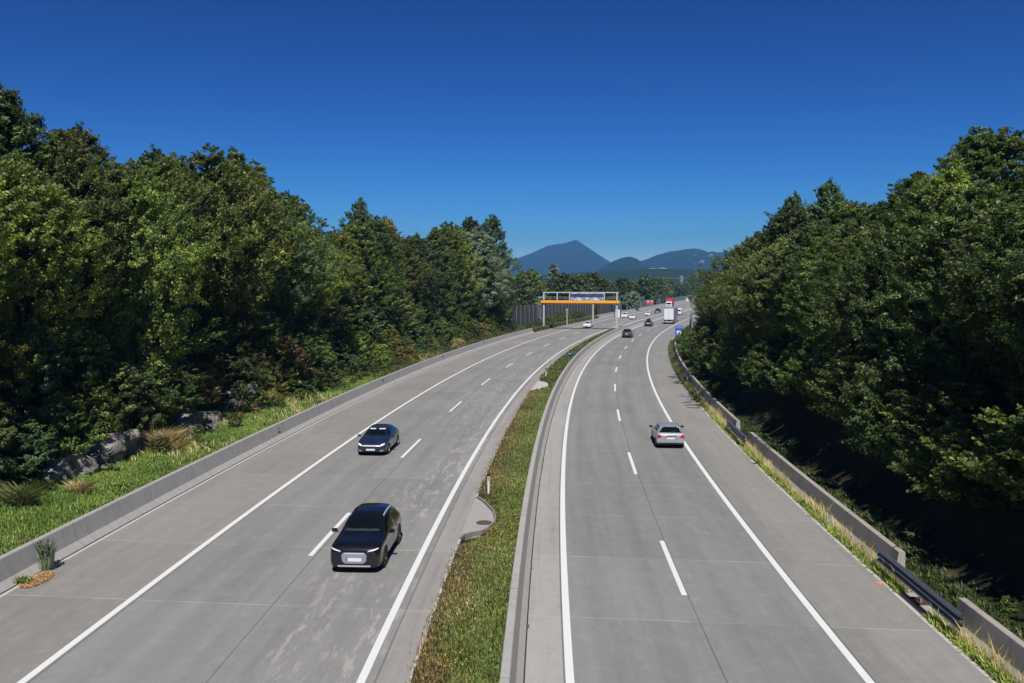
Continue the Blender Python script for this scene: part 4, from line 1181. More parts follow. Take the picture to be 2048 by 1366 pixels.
SPEC = {'dark': 'dark green', 'mid': 'mid green', 'olive': 'olive green', 'yellow': 'yellow green', 'lime': 'lime green', 'silver': 'silvery grey green', 'cool': 'bluish green', 'brown': 'partly brown', 'straw': 'straw coloured'}
def forest(tab, side, s0, s1, step, o_base, ojit, mats, kinds, hmax, hmin, group, rowname, shrink=(.93, 1.0), wr=(.95, 1.25)):
    s = s0
    while s < s1:
        o = o_base + rnd.uniform(-ojit, ojit); ss = s + rnd.uniform(-.25, .25) * step
        x, y = map(float, at(ss, o)); zb = float(terr(ss, o))
        if y > 12 and abs(x / y) < .80:
            top = top_at(tab, x, y, 3.0) * rnd.uniform(*shrink)
            h = min(hmax * rnd.uniform(.85, 1.1), top - zb)
        else: h = hmax * rnd.uniform(.6, .85)
        if h > hmin:
            mt = rnd.choice(mats); kd = rnd.choice(kinds)
            w = rnd.uniform(*wr) * min(1.35, max(.8, 10.5 / h) ** .5)
            tree(kd, mt, x, y, zb - .2, h, w, '%s broadleaf tree in the %s' % (SPEC[mt], rowname), group)
        s += step * rnd.uniform(.85, 1.15)
NEARK = ['broad0', 'broad1', 'broad2', 'broad3', 'broad4', 'tall0', 'tall1']
GL = 'trees of the wood left of the motorway'; GRt = 'trees of the wood right of the motorway'
forest(SKL, -1, 6, 74, 4.0, -27.3, .8, ['dark', 'mid', 'mid', 'cool', 'olive', 'mid', 'yellow', 'dark'], ['over0', 'over1', 'over2'], 14, 3.5, GL, 'front row of the wood on the left bank', (.93, 1.02), (.85, 1.0))
forest(SKL, -1, 74, 160, 4.6, -28.6, 1.2, ['dark', 'mid', 'mid', 'cool', 'olive', 'yellow', 'mid'], NEARK, 15, 3.5, GL, 'front row of the wood on the left bank', (.97, 1.0))
forest(SKL, -1, 14, 172, 5.6, -34.5, 1.4, ['dark', 'cool', 'dark', 'olive'], NEARK, 17, 4, GL, 'second row of the wood on the left bank', (.98, 1.04))
forest(SKR, 1, 51, 104, 4.4, 17.4, .9, ['dark', 'olive', 'mid', 'dark'], NEARK, 13.5, 3, GRt, 'front row of the wood on the right bank', (1.0, 1.06), (.9, 1.15))
forest(SKR, 1, 104, 160, 4.6, 19.0, .9, ['mid', 'olive', 'mid', 'dark', 'olive'], NEARK, 13.5, 3, GRt, 'front row of the wood on the right bank', (1.0, 1.05))
forest(SKR, 1, 44, 51, 3.7, 16.2, .3, ['mid', 'olive'], ['over0', 'over1'], 13.5, 5, GRt, 'front row of the wood on the right bank', (.84, .97), (.80, .95))
forest(SKR, 1, -22, 44, 3.7, 17.7, .4, ['dark', 'dark', 'dark', 'mid'], ['over0', 'over1', 'over2'], 13.5, 5, GRt, 'front row of the wood on the right bank', (.84, .97), (.80, .95))
forest(SKR, 1, -12, 150, 4.6, 22.3, 1.4, ['mid', 'dark', 'olive', 'dark'], NEARK, 17, 4, GRt, 'second row of the wood on the right bank', (.96, 1.02))
forest(SKR, 1, -18, 30, 3.4, 20.2, .4, ['dark', 'mid', 'dark'], ['over0', 'over1', 'over2'], 12.0, 5, GRt, 'added middle row that shades the right bank', (.80, .90), (.9, 1.05))  # extra row added between the others to shade the bank below
forest(SKR, 1, -24, -3, 5.0, 19.0, 1.0, ['dark'], NEARK, 15, 3, GRt, 'front row of the wood on the right bank', (.95, 1.0))

def spot_tree(kind, mat, u, vtop, s_approx, o, w, label, name='tree', vb=None, cat='tree', group=None):
    """a tree singled out by the photo: its top seen at (u, vtop), standing at lateral offset o"""
    best = min(np.arange(0, 260, .5), key=lambda s: abs(1024 + F * float(at(s, o)[0]) / max(1, float(at(s, o)[1])) - u) + (0 if float(at(s, o)[1]) > 20 else 1e4))
    x, y = map(float, at(best, o)); zb = float(terr(best, o)) - .15
    return tree(kind, mat, x, y, zb, ztop(u, vtop, y) - zb, w, label, group, cat, name)
spot_tree('fine0', 'silver', 948, 462, 0, -26.8, 1.15, 'big silvery willow at the far end of the left wood')
spot_tree('broad1', 'dark', 985, 440, 0, -31, .8, 'dark tree rising behind the silvery willow')
spot_tree('broad4', 'cool', 722, 406, 0, -29, .6, 'slender bluish spire standing highest in the middle of the left wood')
spot_tree('broad2', 'yellow', 690, 470, 0, -27.6, .9, 'yellow green tree left of the slender bluish spire')
spot_tree('feather0', 'yellow', 292, 385, 0, -25.8, .62, 'bright yellow green ash reaching out of the dark left wood')
spot_tree('broad0', 'brown', 775, 440, 0, -30, .7, 'tree with drying brown top right of the slender bluish spire')
spot_tree('tall0', 'dark', 14, 185, 0, -29, 1.1, 'tallest dark tree at the left edge of the view')
spot_tree('broad3', 'olive', 157, 268, 0, -29, 1.0, 'olive tree with bare twiggy top next to the tallest dark tree')
spot_tree('broad0', 'dark', 1583, 394, 0, 22.5, .6, 'slender dark tree top standing out in the right skyline')
spot_tree('broad1', 'mid', 1945, 276, 0, 22.5, .9, 'highest mid green crown in the right skyline')
spot_tree('broad3', 'cool', 1650, 372, 0, 22, .8, 'bluish green tree top with a yellow neighbour in the right skyline')
spot_tree('broad4', 'yellow', 1895, 345, 0, 18.2, .8, 'bright yellow green tree high in the right wood')
spot_tree('feather0', 'yellow', 1470, 560, 0, 15.6, .7, 'sunlit yellow green tree at the far end of the right wood')
spot_tree('broad2', 'mid', 1388, 590, 0, 16.8, .6, 'rounded green bush tree overhanging the road by the lorry')

# bushes covering the left bank
def bushes(s0, s1, step, olo, ohi, mats, kinds, hr, grp, where, side):
    s = s0
    while s < s1:
        o = rnd.uniform(olo, ohi); mt = rnd.choice(mats)
        x, y = map(float, at(s, o)); zb = float(terr(s, o))
        h = rnd.uniform(*hr)
        tree(rnd.choice(kinds), mt, x, y, zb - .15, h, rnd.uniform(.85, 1.35), '%s bush %s' % (SPEC[mt], where), grp, 'bush', 'bush')
        s += step * rnd.uniform(.7, 1.3)
BK = ['bush0', 'bush1', 'bush2', 'bush3', 'bushfine']
bushes(60, 152, 2.7, -22.0, -20.7, ['mid', 'olive', 'straw', 'mid', 'cool', 'olive'], BK, (.5, 1.3), 'bushes on the left bank', 'just behind the long left wall', -1)
bushes(40, 152, 2.0, -23.8, -22.2, ['mid', 'olive', 'yellow', 'mid', 'cool', 'brown', 'olive'], BK, (1.1, 2.6), 'bushes on the left bank', 'low at the edge of the left verge', -1)
bushes(50, 156, 3.0, -25.5, -23.9, ['mid', 'cool', 'olive', 'dark', 'mid', 'brown', 'yellow'], BK, (1.8, 3.8), 'bushes on the left bank', 'on the foot of the left bank', -1)
bushes(18, 158, 3.1, -27.5, -25.8, ['mid', 'cool', 'olive', 'dark', 'dark'], BK, (3.0, 5.2), 'bushes on the left bank', 'higher up on the left bank', -1)
bushes(26, 60, 2.6, -22.9, -21.4, ['olive', 'mid', 'straw', 'olive', 'yellow', 'brown'], BK, (.45, 1.15), 'bushes on the left bank', 'low in the grass of the left verge', -1)
bushes(16, 34, 1.5, -25.4, -24.0, ['mid', 'cool', 'olive', 'dark'], BK, (1.6, 3.2), 'bushes on the left bank', 'over the rocks at the edge of the view', -1)
bushes(22, 50, 2.4, -25.6, -24.2, ['mid', 'cool', 'olive', 'brown'], BK, (1.2, 3.0), 'bushes on the left bank', 'above the rocks on the left bank', -1)
bushes(60, 108, 3.0, 13.2, 14.6, ['mid', 'olive', 'dark', 'mid'], BK, (1.6, 3.2), 'bushes behind the right wall', 'behind the right wall', 1)
bushes(-6, 60, 2.4, 14.6, 16.6, ['mid', 'olive', 'dark'], BK, (2.2, 4.6), 'bushes behind the right wall', 'on the shaded slope behind the right wall', 1)
bushes(0, 60, 6.0, 12.9, 13.6, ['mid', 'olive', 'cool'], BK, (.6, 1.2), 'bushes behind the right wall', 'low behind the right wall', 1)
def spot_bush(kind, mat, s, o, h, w, label, name='bush', cat='bush'):
    x, y = map(float, at(s, o)); return tree(kind, mat, x, y, float(terr(s, o)) - .1, h, w, label, None, cat, name)
spot_bush('bushfine', 'straw', 73, 14.0, 2.2, 1.0, 'sunlit straw coloured bush behind the right wall before the blue sign')
spot_bush('bush2', 'brown', 53.5, -23.6, 1.9, 1.3, 'orange brown bush at the foot of the left bank')
spot_bush('bush1', 'yellow', 50, -24.2, 2.6, 1.3, 'yellowish bush left of the orange brown bush')
spot_bush('bushfine', 'cool', 42.5, -23.9, 3.2, .9, 'tall fresh bluish green bush above the rocks')

bushes(2, 64, 2.6, 14.6, 16.4, ['dark', 'cool', 'dark', 'mid'], BK, (1.8, 3.4), 'bushes behind the right wall', 'in the deep shade under the right wood', 1)

# ------------------------------------------------------------------ rocks in the cut
def mat_rock():
    t = NT('grey_limestone'); p = t.obj()
    n = t.noise(p, 1.1, 8, .65); n2 = t.noise(t.vec(*[t.m('MULTIPLY', x, k) for x, k in zip(t_sep(t, p), (1.5, 1.5, .5))]), 2.2, 6, .7)
    c = t.ramp(n, [(.3, (.07, .065, .06)), (.48, (.24, .22, .195)), (.68, (.50, .45, .40))])
    c = t.mix(t.m('MULTIPLY', t.smooth(n2, .52, .66), .85), c, (.05, .05, .045))
    c = t.mix(t.m('MULTIPLY', t.smooth(t.noise(p, 2.3, 3), .58, .7), .6), c, (.07, .08, .03))
    return t.bsdf(c, .9, normal=t.bump(n, .9, .15), spec=.2)
def t_sep(t, p):
    sp = t.t.nodes.new('ShaderNodeSeparateXYZ'); t.t.links.new(p, sp.inputs[0]); return sp.outputs[0], sp.outputs[1], sp.outputs[2]
M_rock = mat_rock()
def rock(s, o, z, sx, sy, sz, seed, label):
    from mathutils import noise as mn
    bm = bmesh.new(); bmesh.ops.create_icosphere(bm, subdivisions=5, radius=1)
    off = Vector((seed * 7.3, seed * 3.1, seed))
    for v in bm.verts:
        n = v.co.normalized()
        k = 1 + .42 * mn.noise(n * 1.1 + off) + .16 * mn.noise(n * 2.6 + off) + .07 * mn.noise(n * 7 + off)
        # angular bedding planes
        c = mn.cell(Vector((n.x * 2.2, n.y * 2.2, n.z * 1.3)) + off)
        k *= 1 + .10 * c
        v.co = n * k
        v.co.x *= sx * .8; v.co.y *= sy * .78; v.co.z *= sz * .72
    me = bpy.data.meshes.new('rock_outcrop'); bm.to_mesh(me); bm.free(); me.materials.append(M_rock)
    ob = bpy.data.objects.new('rock_outcrop', me); COL.objects.link(ob)
    x, y = at(s, o); ob.location = (float(x), float(y), z); ob.rotation_euler = (0, .35, -heading(s))
    return tag(ob, label, 'rock')
def at_uv(u, v, o):
    """distance s and height where the sight line through (u, v) crosses the vertical sheet at offset o"""
    best = min(np.arange(5, 200, .25), key=lambda s: abs(1024 + F * float(at(s, o)[0]) / max(1, float(at(s, o)[1])) - u) + (0 if float(at(s, o)[1]) > 15 else 1e4))
    return best, ztop(u, v, float(at(best, o)[1]))
def rock_face(s0, s1, h, of, seed, label):
    """a cut face of fractured limestone leaning back into the bank, as a closed lump"""
    from mathutils import noise as mn
    ns, nz = int((s1 - s0) / .11), 30
    V = []; rows = nz + 8
    for j in range(rows):
        for i in range(ns + 1):
            s = s0 + (s1 - s0) * i / ns; e = math.sin(PI * min(1, max(0, i / ns))) ** .45
            q = min(1, j / nz); hz_ = h * e * (.75 + .5 * mn.noise(Vector((s * .45, seed, 0))))
            z = .3 + hz_ * q
            p = Vector((s * .8, z * .7, seed * 5.0))
            d = .55 * mn.noise(p) + .30 * mn.ridged_multi_fractal(p * 1.3, .8, 2.1, 5, 1.0, 2.0) * .5 + .12 * mn.noise(p * 4)
            st = .14 * (mn.cell(Vector((s * 1.1 + z * .9, z * 1.6 - s * .4, seed))))
            o = of - .16 * (z - .3) + (d + st) * .85 * (1 if j <= nz else 0) * e - (1 - e) * 1.2
            if j > nz: o -= .35 * (j - nz); z -= .02 * (j - nz)
            x, y = at(s, o); V.append((float(x), float(y), z))
    V = np.array(V); idx = np.arange(rows * (ns + 1)).reshape(rows, ns + 1)
    Fq = np.stack([idx[:-1, :-1], idx[:-1, 1:], idx[1:, 1:], idx[1:, :-1]], -1).reshape(-1, 4)
    return tag(mesh_np('rock_outcrop', V, Fq, M_rock), label, 'rock')
rock_face(17, 29.5, 2.6, -22.9, 1, 'shaded rock face at the left edge of the view above the verge')
rock_face(29, 37.5, 2.2, -22.8, 2, 'low pale pinkish rock face below the shrubs above the verge')
rock_face(38, 46.0, 3.1, -23.0, 3, 'tallest grey rock face, right of the pinkish one and behind the dry tussock')
for i, (u, v, o, sx, sy, sz, lab) in enumerate([
        (560, 775, -24.3, .8, 2.0, 1.9, 'grey rock face between bushes beyond the orange brown bush'),
        (690, 748, -24.2, .8, 2.0, 1.5, 'small grey rock face farthest along the left bank')]):
    s, z = at_uv(u, v, o); rock(s, o - .25, z - .15, sx, sy, sz, i + 1, lab)

# ------------------------------------------------------------------ grass, weeds
def blades(name, pts, hts, mat, seed, per=5, w=.03, lean=.5, tint=None, spread=.12):
    """tufts of tapering bent blades: each blade is one pointed quad"""
    rng = np.random.default_rng(seed); n = len(pts); N = n * per
    base = np.repeat(pts, per, 0) + np.concatenate([rng.normal(0, spread, (N, 2)), np.zeros((N, 1))], 1)
    h = np.repeat(hts, per) * rng.uniform(.55, 1.25, N)
    a = rng.uniform(0, 2 * PI, N); dr = np.stack([np.cos(a), np.sin(a), np.zeros(N)], 1)
    side = np.stack([-np.sin(a), np.cos(a), np.zeros(N)], 1) * (w * rng.uniform(.6, 1.5, N))[:, None]
    ln = (lean * rng.uniform(.2, 1.2, N) * h)[:, None]
    up = np.array([0, 0, 1.])
    p0 = base - side * .4 - up * .04; p1 = base + dr * ln * .35 + up * h[:, None] * .62 - side * .6
    p2 = base + dr * ln + up * h[:, None] * .96; p3 = base + dr * ln * .3 + up * h[:, None] * .5 + side * .6
    V = np.stack([p0, p1, p2, p3], 1).reshape(-1, 3)
    tt = np.repeat(tint, per) if tint is not None else np.full(N, .45)
    tt = np.clip(tt + rng.normal(0, .16, N), 0, 1)
    return mesh_np(name, V, np.arange(4 * N).reshape(N, 4), LM[mat], attr=np.repeat(tt, 4))
def scatter(n, s0, s1, o0, o1, seed, pw=1.6):
    rng = np.random.default_rng(seed)
    s = s0 + (s1 - s0) * rng.random(n) ** pw; o = rng.uniform(o0, o1, n)
    return s, o, rng
def field(name, n, s0, s1, o0, o1, mat, hlo, hhi, seed, per=5, w=.03, lean=.5, pw=1.6, keep=None, tf=None, spread=.12):
    s, o, rng = scatter(n, s0, s1, o0, o1, seed, pw)
    if keep is not None:
        k = keep(s, o, rng); s, o = s[k], o[k]
    x, y = at(s, o); z = terr(s, o)
    h = rng.uniform(hlo, hhi, len(s)) * (1 + .35 * hnoise(x * 1.5, y * 1.5, 5))
    tint = .45 + .25 * hnoise(x * 2.2, y * 1.9, 9) if tf is None else tf(s, o, rng)
    ob = blades(name, np.stack([x, y, z], 1), np.maximum(h, .03), mat, seed, per, w, lean, tint, spread)
    return tag(ob, kind='stuff')
def out_bay(s, o):
    r = np.ones(len(s), bool)
    for (c, a, b) in ((16.8, 1.28, 3.6), (65.3, 1.45, 4.6)): r &= ((o + 4.1) / a) ** 2 + ((s - c) / b) ** 2 > 1
    return r
med_green = lambda s, o: hnoise(s * .9, o * 2.3, 2) * .5 + (o + 2.9) * .55
# median: green along the barrier, brownish towards the oncoming lanes
field('grass', 24000, -2, 60, -3.98, -1.78, 'grass', .05, .15, 1, 5, .022, .7, 1.2, lambda s, o, r: out_bay(s, o) & (med_green(s, o) + r.normal(0, .22, len(s)) > -.12))
field('dry_grass', 20000, -2, 60, -3.98, -1.85, 'brown', .04, .12, 2, 5, .022, .8, 1.2, lambda s, o, r: out_bay(s, o) & (med_green(s, o) + r.normal(0, .22, len(s)) < .18))
field('dry_grass', 5000, -2, 90, -3.95, -2.2, 'straw', .05, .12, 21, 4, .016, .9, 1.3, lambda s, o, r: out_bay(s, o) & (hnoise(s * 1.1, o * 2.1, 6) > -.05))
field('grass', 9000, 60, 185, -3.98, -1.75, 'olive', .10, .26, 3, 4, .06, .6, 1.3, lambda s, o, r: out_bay(s, o))
# left verge
field('grass', 42000, 6, 70, -23.8, -19.15, 'lime', .04, .20, 4, 5, .022, .7, 1.2, lambda s, o, r: hnoise(s * .5, o * .9, 4) + r.normal(0, .2, len(s)) > -.55, lambda s, o, r: .5 + .45 * hnoise(s * .8, o * 1.6, 12))
field('weeds', 6000, 8, 80, -23.8, -19.4, 'mid', .08, .28, 22, 6, .06, 1.0, 1.2, lambda s, o, r: hnoise(s * .7, o * 1.1, 15) > .2)
field('grass', 14000, 66, 190, -24.0, -19.15, 'olive', .12, .35, 5, 4, .07, .5, 1.2)
field('dry_grass', 5000, 6, 110, -24.4, -19.6, 'straw', .18, .5, 6, 5, .025, .8, 1.2, lambda s, o, r: hnoise(s * .33, o * .7, 8) + r.normal(0, .15, len(s)) > .35)
field('undergrowth', 9000, 22, 150, -27.5, -23.2, 'mid', .12, .35, 7, 5, .06, .9, 1.3)
# right: weeds in the joint between pavement and wall, and behind the wall
def weedmask(s, o, r): return (hnoise(s * 1.7, s * .9, 3) + r.normal(0, .25, len(s)) > -.35) & ~((s > 6.5) & (s < 8.3))
field('weeds', 9000, -3, 60, 10.92, 11.22, 'yellow', .06, .26, 11, 6, .03, .8, 1.0, weedmask, None, .07)
field('weeds', 5000, 55, 135, 10.85, 11.3, 'olive', .2, .5, 12, 6, .06, .7, 1.0, None, None, .12)
field('dry_grass', 1500, -3, 60, 11.0, 11.25, 'straw', .35, .75, 13, 3, .014, .35, 1.0, weedmask, None, .06)
field('weeds', 5000, -3, 70, 11.85, 12.8, 'dark', .10, .32, 14, 6, .035, .9, 1.0)
field('weeds', 220, -2, 60, -1.20, -1.14, 'grass', .04, .16, 15, 6, .02, .6, 1.2, lambda s, o, r: hnoise(s * 2.1, s, 7) > .25, None, .03)
field('weeds', 2500, 158, 238, -19.2, -18.6, 'olive', .4, .8, 16, 5, .10, .6, 1.0)

def tussock(s, o, h, n, mat, label, name='grass_tussock', w=.02, lean=1.0, spread=.16, cat='grass tuft', z=None):
    rng = np.random.default_rng(int(s * 10)); x, y = map(float, at(s, o))
    pts = np.stack([rng.normal(0, spread, n), rng.normal(0, spread, n), np.zeros(n)], 1)
    ob = blades(name, pts, np.full(n, h), mat, int(s * 7) + 3, 6, w, lean, None, .05)
    ob.location = (x, y, float(terr(s, o)) if z is None else z); return tag(ob, label, cat)
for (u, v, o, h, n, mat, lab) in [(318, 930, -22.4, 1.15, 170, 'straw', 'big straw coloured grass tussock leaning over the verge below the rocks'),
        (30, 985, -22.6, .9, 90, 'olive', 'green arching grass tussock at the left edge of the verge'),
        (345, 945, -21.6, .7, 90, 'straw', 'smaller dry grass tussock right of the big one'),
        (150, 1000, -21.6, .55, 60, 'straw', 'short dry grass tussock in the green verge'),
        (515, 838, -23.2, 1.1, 120, 'straw', 'dry orange grass tussock by the orange brown bush')]:
    s, z = at_uv(u, v, o); tussock(s, o, h, n, mat, lab, w=.022)
# the weed growing at the left wall and the dead plant mat beside it
tw = tussock(9.3, -18.25, .95, 26, 'silver', 'tall grey green weed growing from the gutter at the left wall', 'weed', .05, .35, .07, 'weed', 0)
lf, _ = None, None
rng = np.random.default_rng(5)
n = 900; hh = rng.random(n); aa = rng.uniform(0, 2 * PI, n); rr_ = .09 + .20 * hh * rng.random(n) + .05
stem = rng.integers(0, 7, n); sa_ = stem * 2 * PI / 7
cx = np.cos(sa_) * hh * .26 + rng.normal(0, .035, n); cy = np.sin(sa_) * hh * .26 + rng.normal(0, .035, n)
V, Fq = leaves(np.stack([cx, cy, hh * 1.05], 1), unit(rng.normal(size=(n, 3)) + np.array([0, 0, .6])), np.full(n, .085), np.full(n, .05), rng)
lw = mesh_np('leaves', V, Fq, LM['silver'], parent=tw, attr=np.repeat(rng.random(n) * .7, 4))
n = 1600; q = rng.random(n) ** .5; aa = rng.uniform(0, 2 * PI, n)
V, Fq = leaves(np.stack([q * np.cos(aa) * .42, q * np.sin(aa) * .85, .02 + .10 * (1 - q) * rng.random(n)], 1), unit(rng.normal(size=(n, 3)) * .5 + np.array([0, 0, 1.])), np.full(n, .10), np.full(n, .035), rng)
dm = mesh_np('dead_plant', V, Fq, mat_leaf('dead_orange_leaves', (.10, .055, .02), (.26, .155, .06), (.38, .27, .12)), attr=np.repeat(rng.random(n), 4))
tag(place(dm, 8.35, -18.0, .01, .1), 'dried orange brown plant mat lying on the pavement by the left wall', 'dead plant')
spot = tussock(8.0, -18.3, .22, 26, 'mid', 'low green weed tuft beside the dried plant mat', 'weed', .035, .9, .12, 'weed', 0)
# yellow and white wild flowers in the median
def flowers(s, o, mat, n, lab, r=.35, hz=.30):
    rng = np.random.default_rng(int(s * 31)); x, y = map(float, at(s, o))
    c = np.stack([rng.normal(0, r * .6, n), rng.normal(0, r, n), rng.uniform(hz * .7, hz * 1.2, n)], 1)
    V, Fq = leaves(c, unit(rng.normal(size=(n, 3)) * .3 + np.array([0, 0, 1.])), np.full(n, .045), np.full(n, .04), rng)
    ob = mesh_np('wild_flowers', V, Fq, mat); ob.location = (x, y, float(terr(s, o))); tag(ob, kind='stuff')
M_yel = plain('yellow_petals', (.75, .50, .02), .6); M_wht = plain('white_petals', (.7, .7, .62), .6)
flowers(13.4, -2.7, M_yel, 60, 'yellow wild flowers left of the concrete barrier just below the drain bay')
flowers(14.0, -2.15, M_yel, 50, 'yellow wild flowers hard against the concrete barrier beside the drain bay')
flowers(1.5, -2.9, M_yel, 26, 'few yellow wild flowers in the nearest part of the median')
flowers(4.6, -2.7, M_wht, 8, 'tiny white flowers in the near median grass')

# ------------------------------------------------------------------ trees beyond the noise barrier and across the valley
FK = ['far0', 'far1', 'far2']
def far_tree(u, vtop, Y, mat, kind, w, label, group=None):
    X = (u - 1024) / F * Y
    tree(kind, mat, X, Y, -.3, max(3, ztop(u, vtop, Y) + .3), w, label, group)
far_tree(1265, 583, 330, 'silver', 'far0', 1.25, 'round silvery bush like tree above the pale noise barrier')
far_tree(1108, 532, 300, 'silver', 'farcol', 1.0, 'tall thin pale poplar rising over the far trees against the blue mountain')
far_tree(1062, 545, 250, 'mid', 'far1', .95, 'rounded tree with yellowish top just left of the gantry')
far_tree(1045, 545, 240, 'dark', 'farcol', .9, 'dark pointed tree beside the end of the left wood')
far_tree(1315, 556, 420, 'silver', 'far2', 1.1, 'light green tree with pale crown beyond the motorway bend')
far_tree(1290, 553, 400, 'dark', 'far1', 1.3, 'broad dark green tree in the middle of the far tree line')
r2 = random.Random(11)
gF = 'trees behind the noise barriers'
for row, (Y0, vv, dv) in enumerate(((232, 560, 8), (290, 556, 7), (380, 562, 7))):
    u = 1030
    while u < 1385:
        mt = r2.choice(['mid', 'dark', 'olive', 'mid', 'silver', 'dark', 'olive']); Y = Y0 * r2.uniform(.93, 1.1)
        # stay behind the noise barrier
        X = (u - 1024) / F * Y; s, o = so(X, Y)
        if o < -28.5 or Y0 > 300:
            if o > -28: Y = Y * 1.9
            far_tree(u, vv + r2.uniform(-dv, dv) + (8 if Y > 500 else 0), Y, mt, r2.choice(FK), r2.uniform(.9, 1.25), '%s tree in the far belt behind the noise barriers' % SPEC[mt], gF)
        u += r2.uniform(.75, 1.2) * 6.0 / Y * F
bushes(160, 236, 3.4, -23.6, -20.6, ['olive', 'mid', 'dark'], BK, (1.0, 2.4), 'bushes before the dark noise barrier', 'between the mossy guard rail and the dark noise barrier', -1)
# right side beyond the bend
for k in range(34):
    s = 150 + k * 9 + r2.uniform(-3, 3); o = r2.uniform(17, 26); x, y = map(float, at(s, o)); mt = r2.choice(['mid', 'olive', 'dark', 'silver'])
    tree(r2.choice(FK), mt, x, y, -.2, r2.uniform(4, 8), r2.uniform(.9, 1.3), '%s tree lining the right side past the blue sign' % SPEC[mt], 'trees right of the far motorway')
# valley trees
for k in range(110):
    Y = 560 + 1400 * (k / 110) ** 1.3; u = r2.uniform(1180, 1440); mt = r2.choice(['mid', 'olive', 'dark', 'silver', 'dark'])
    X = (u - 1024) / F * Y; s, o = so(X, Y)
    if -20 < o < 16 and Y < 1300: continue
    tree(r2.choice(FK), mt, X, Y, -.5, r2.uniform(8, 15), r2.uniform(1.1, 1.6), '%s tree out in the valley beyond the motorway bend' % SPEC[mt], 'trees scattered in the valley')
# little white houses in the valley
def house(u, v, Y, w, h, label):
    X = (u - 1024) / F * Y
    e = tag(empty('house', (X, Y, -.5), r2.uniform(-.5, .5)), label, 'house')
    zt = h
    m = MB(); m.box((0, 0, h / 2), (w, w * .8, h)); m.build('wall', M_whitep, e)
    m = MB(); y = w * .45
    m.add([(-w / 2 - .4, -y, h), (w / 2 + .4, -y, h), (w / 2 + .4, y, h), (-w / 2 - .4, y, h), (-w / 2 - .4, 0, h * 1.45), (w / 2 + .4, 0, h * 1.45)], [(0, 1, 5, 4), (2, 3, 4, 5), (0, 4, 3), (1, 2, 5), (0, 3, 2, 1)])
    m.build('roof', plain('house_roof', (.30, .16, .12), .8), e)
    for x in (-w * .25, w * .25):
        m = MB(); m.box((x, -w * .4 - .02, h * .6), (w * .12, .1, h * .2)); m.build('window', M_black, e)
house(1386, 592, 640, 3.6, 2.6, 'small white house among the valley trees by the far road')
house(1374, 600, 520, 1.8, 1.8, 'tiny pale hut at the roadside beyond the bend')

M_pyl = plain('pylon_steel', (.30, .32, .33), .6)
def pylon(u, vt, Y, label):
    X = (u - 1024) / F * Y; h = ztop(u, vt, Y)
    e = tag(empty('power_pylon', (X, Y, -.5), .4), label, 'pylon', 'power pylons in the valley')
    for sx in (-1, 1):
        for sy in (-1, 1):
            m = MB(); m.bar((sx * h * .10, sy * h * .10, 0), (sx * h * .018, sy * h * .018, h * .98), .5); m.build('leg', M_pyl, e)
    for z, w in ((.70, .26), (.82, .32), (.93, .20)):
        m = MB(); m.bar((-h * w * .5, 0, h * z), (h * w * .5, 0, h * z), .6); m.build('cross_arm', M_pyl, e)
    m = MB()
    for k in range(7):
        a, b = k / 7, (k + 1) / 7; ra, rb = .10 - .082 * a, .10 - .082 * b
        for sy in (-1, 1): m.bar((-h * ra, sy * h * ra, h * a), (h * rb, sy * h * rb, h * b), .3); m.bar((h * ra, sy * h * ra, h * a), (-h * rb, sy * h * rb, h * b), .3)
    m.build('lattice', M_pyl, e)
pylon(1188, 543, 900, 'thin power pylon before the foot of the pointed mountain')
pylon(1362, 550, 1000, 'thin power pylon standing before the dark hill on the right')

# ------------------------------------------------------------------ hills and mountains, real distances
from mathutils import noise as mnoise
def mat_forest_hill(name, a, b, field=None, thr=.62, sc=.004):
    t = NT(name); p = t.pos()
    n = t.noise(p, .02, 6, .7); n2 = t.noise(p, sc, 3)
    c = t.mix(n, a, b)
    if field: c = t.mix(t.smooth(n2, thr, thr + .04), c, field)
    return t.bsdf(c, .95, spec=.05)
def ridge(name, prof, D, depth, mat, zbase=-2, rough=.05, seed=0, kind='structure', nx=220, ny=26):
    us = np.linspace(prof[0][0], prof[-1][0], nx)
    vs = np.interp(us, [a for a, b in prof], [b for a, b in prof])
    V = []
    for j in range(ny):
        t = j / (ny - 1) * 2 - 1                     # -1 front foot, 0 crest, 1 back foot
        f = (1 - abs(t)) ** (.85 if t < 0 else 1.1)
        Y = D + t * depth
        for i, (u, v) in enumerate(zip(us, vs)):
            X = (u - 1024) / F * D * (1 + .12 * t)
            zc = max(5, ztop(u, v, D))
            n = mnoise.fractal(Vector((X / (depth * .45), Y / (depth * .45), seed)), 1.0, 2.1, 6)
            z = zbase + (zc - zbase) * f * (1 + (rough * 4 * n * (abs(t) * 3.0 if abs(t) < .33 else 1.0)))
            V.append((X, Y, z))
    V = np.array(V); idx = np.arange(nx * ny).reshape(ny, nx)
    Fq = np.stack([idx[:-1, :-1], idx[:-1, 1:], idx[1:, 1:], idx[1:, :-1]], -1).reshape(-1, 4)
    o = mesh_np(name, V, Fq, mat, smooth=True); return tag(o, kind=kind)
M_h1 = mat_forest_hill('hill_forest', (.012, .026, .012), (.035, .055, .022), (.09, .11, .04), .64, .0035)
M_h2 = mat_forest_hill('far_forest', (.010, .022, .014), (.028, .045, .024), (.16, .16, .11), .66, .0022)
M_h3 = mat_forest_hill('mountain_slope', (.008, .02, .02), (.03, .045, .035), (.14, .14, .12), .66, .0012)
ridge('hill', [(780, 566), (850, 556), (900, 552), (960, 551), (1020, 552), (1080, 549), (1130, 547), (1170, 543), (1210, 541), (1260, 539), (1310, 536), (1350, 537), (1400, 538), (1450, 536), (1520, 538), (1600, 545), (1700, 560)], 2000, 700, M_h1, rough=.03, seed=1)
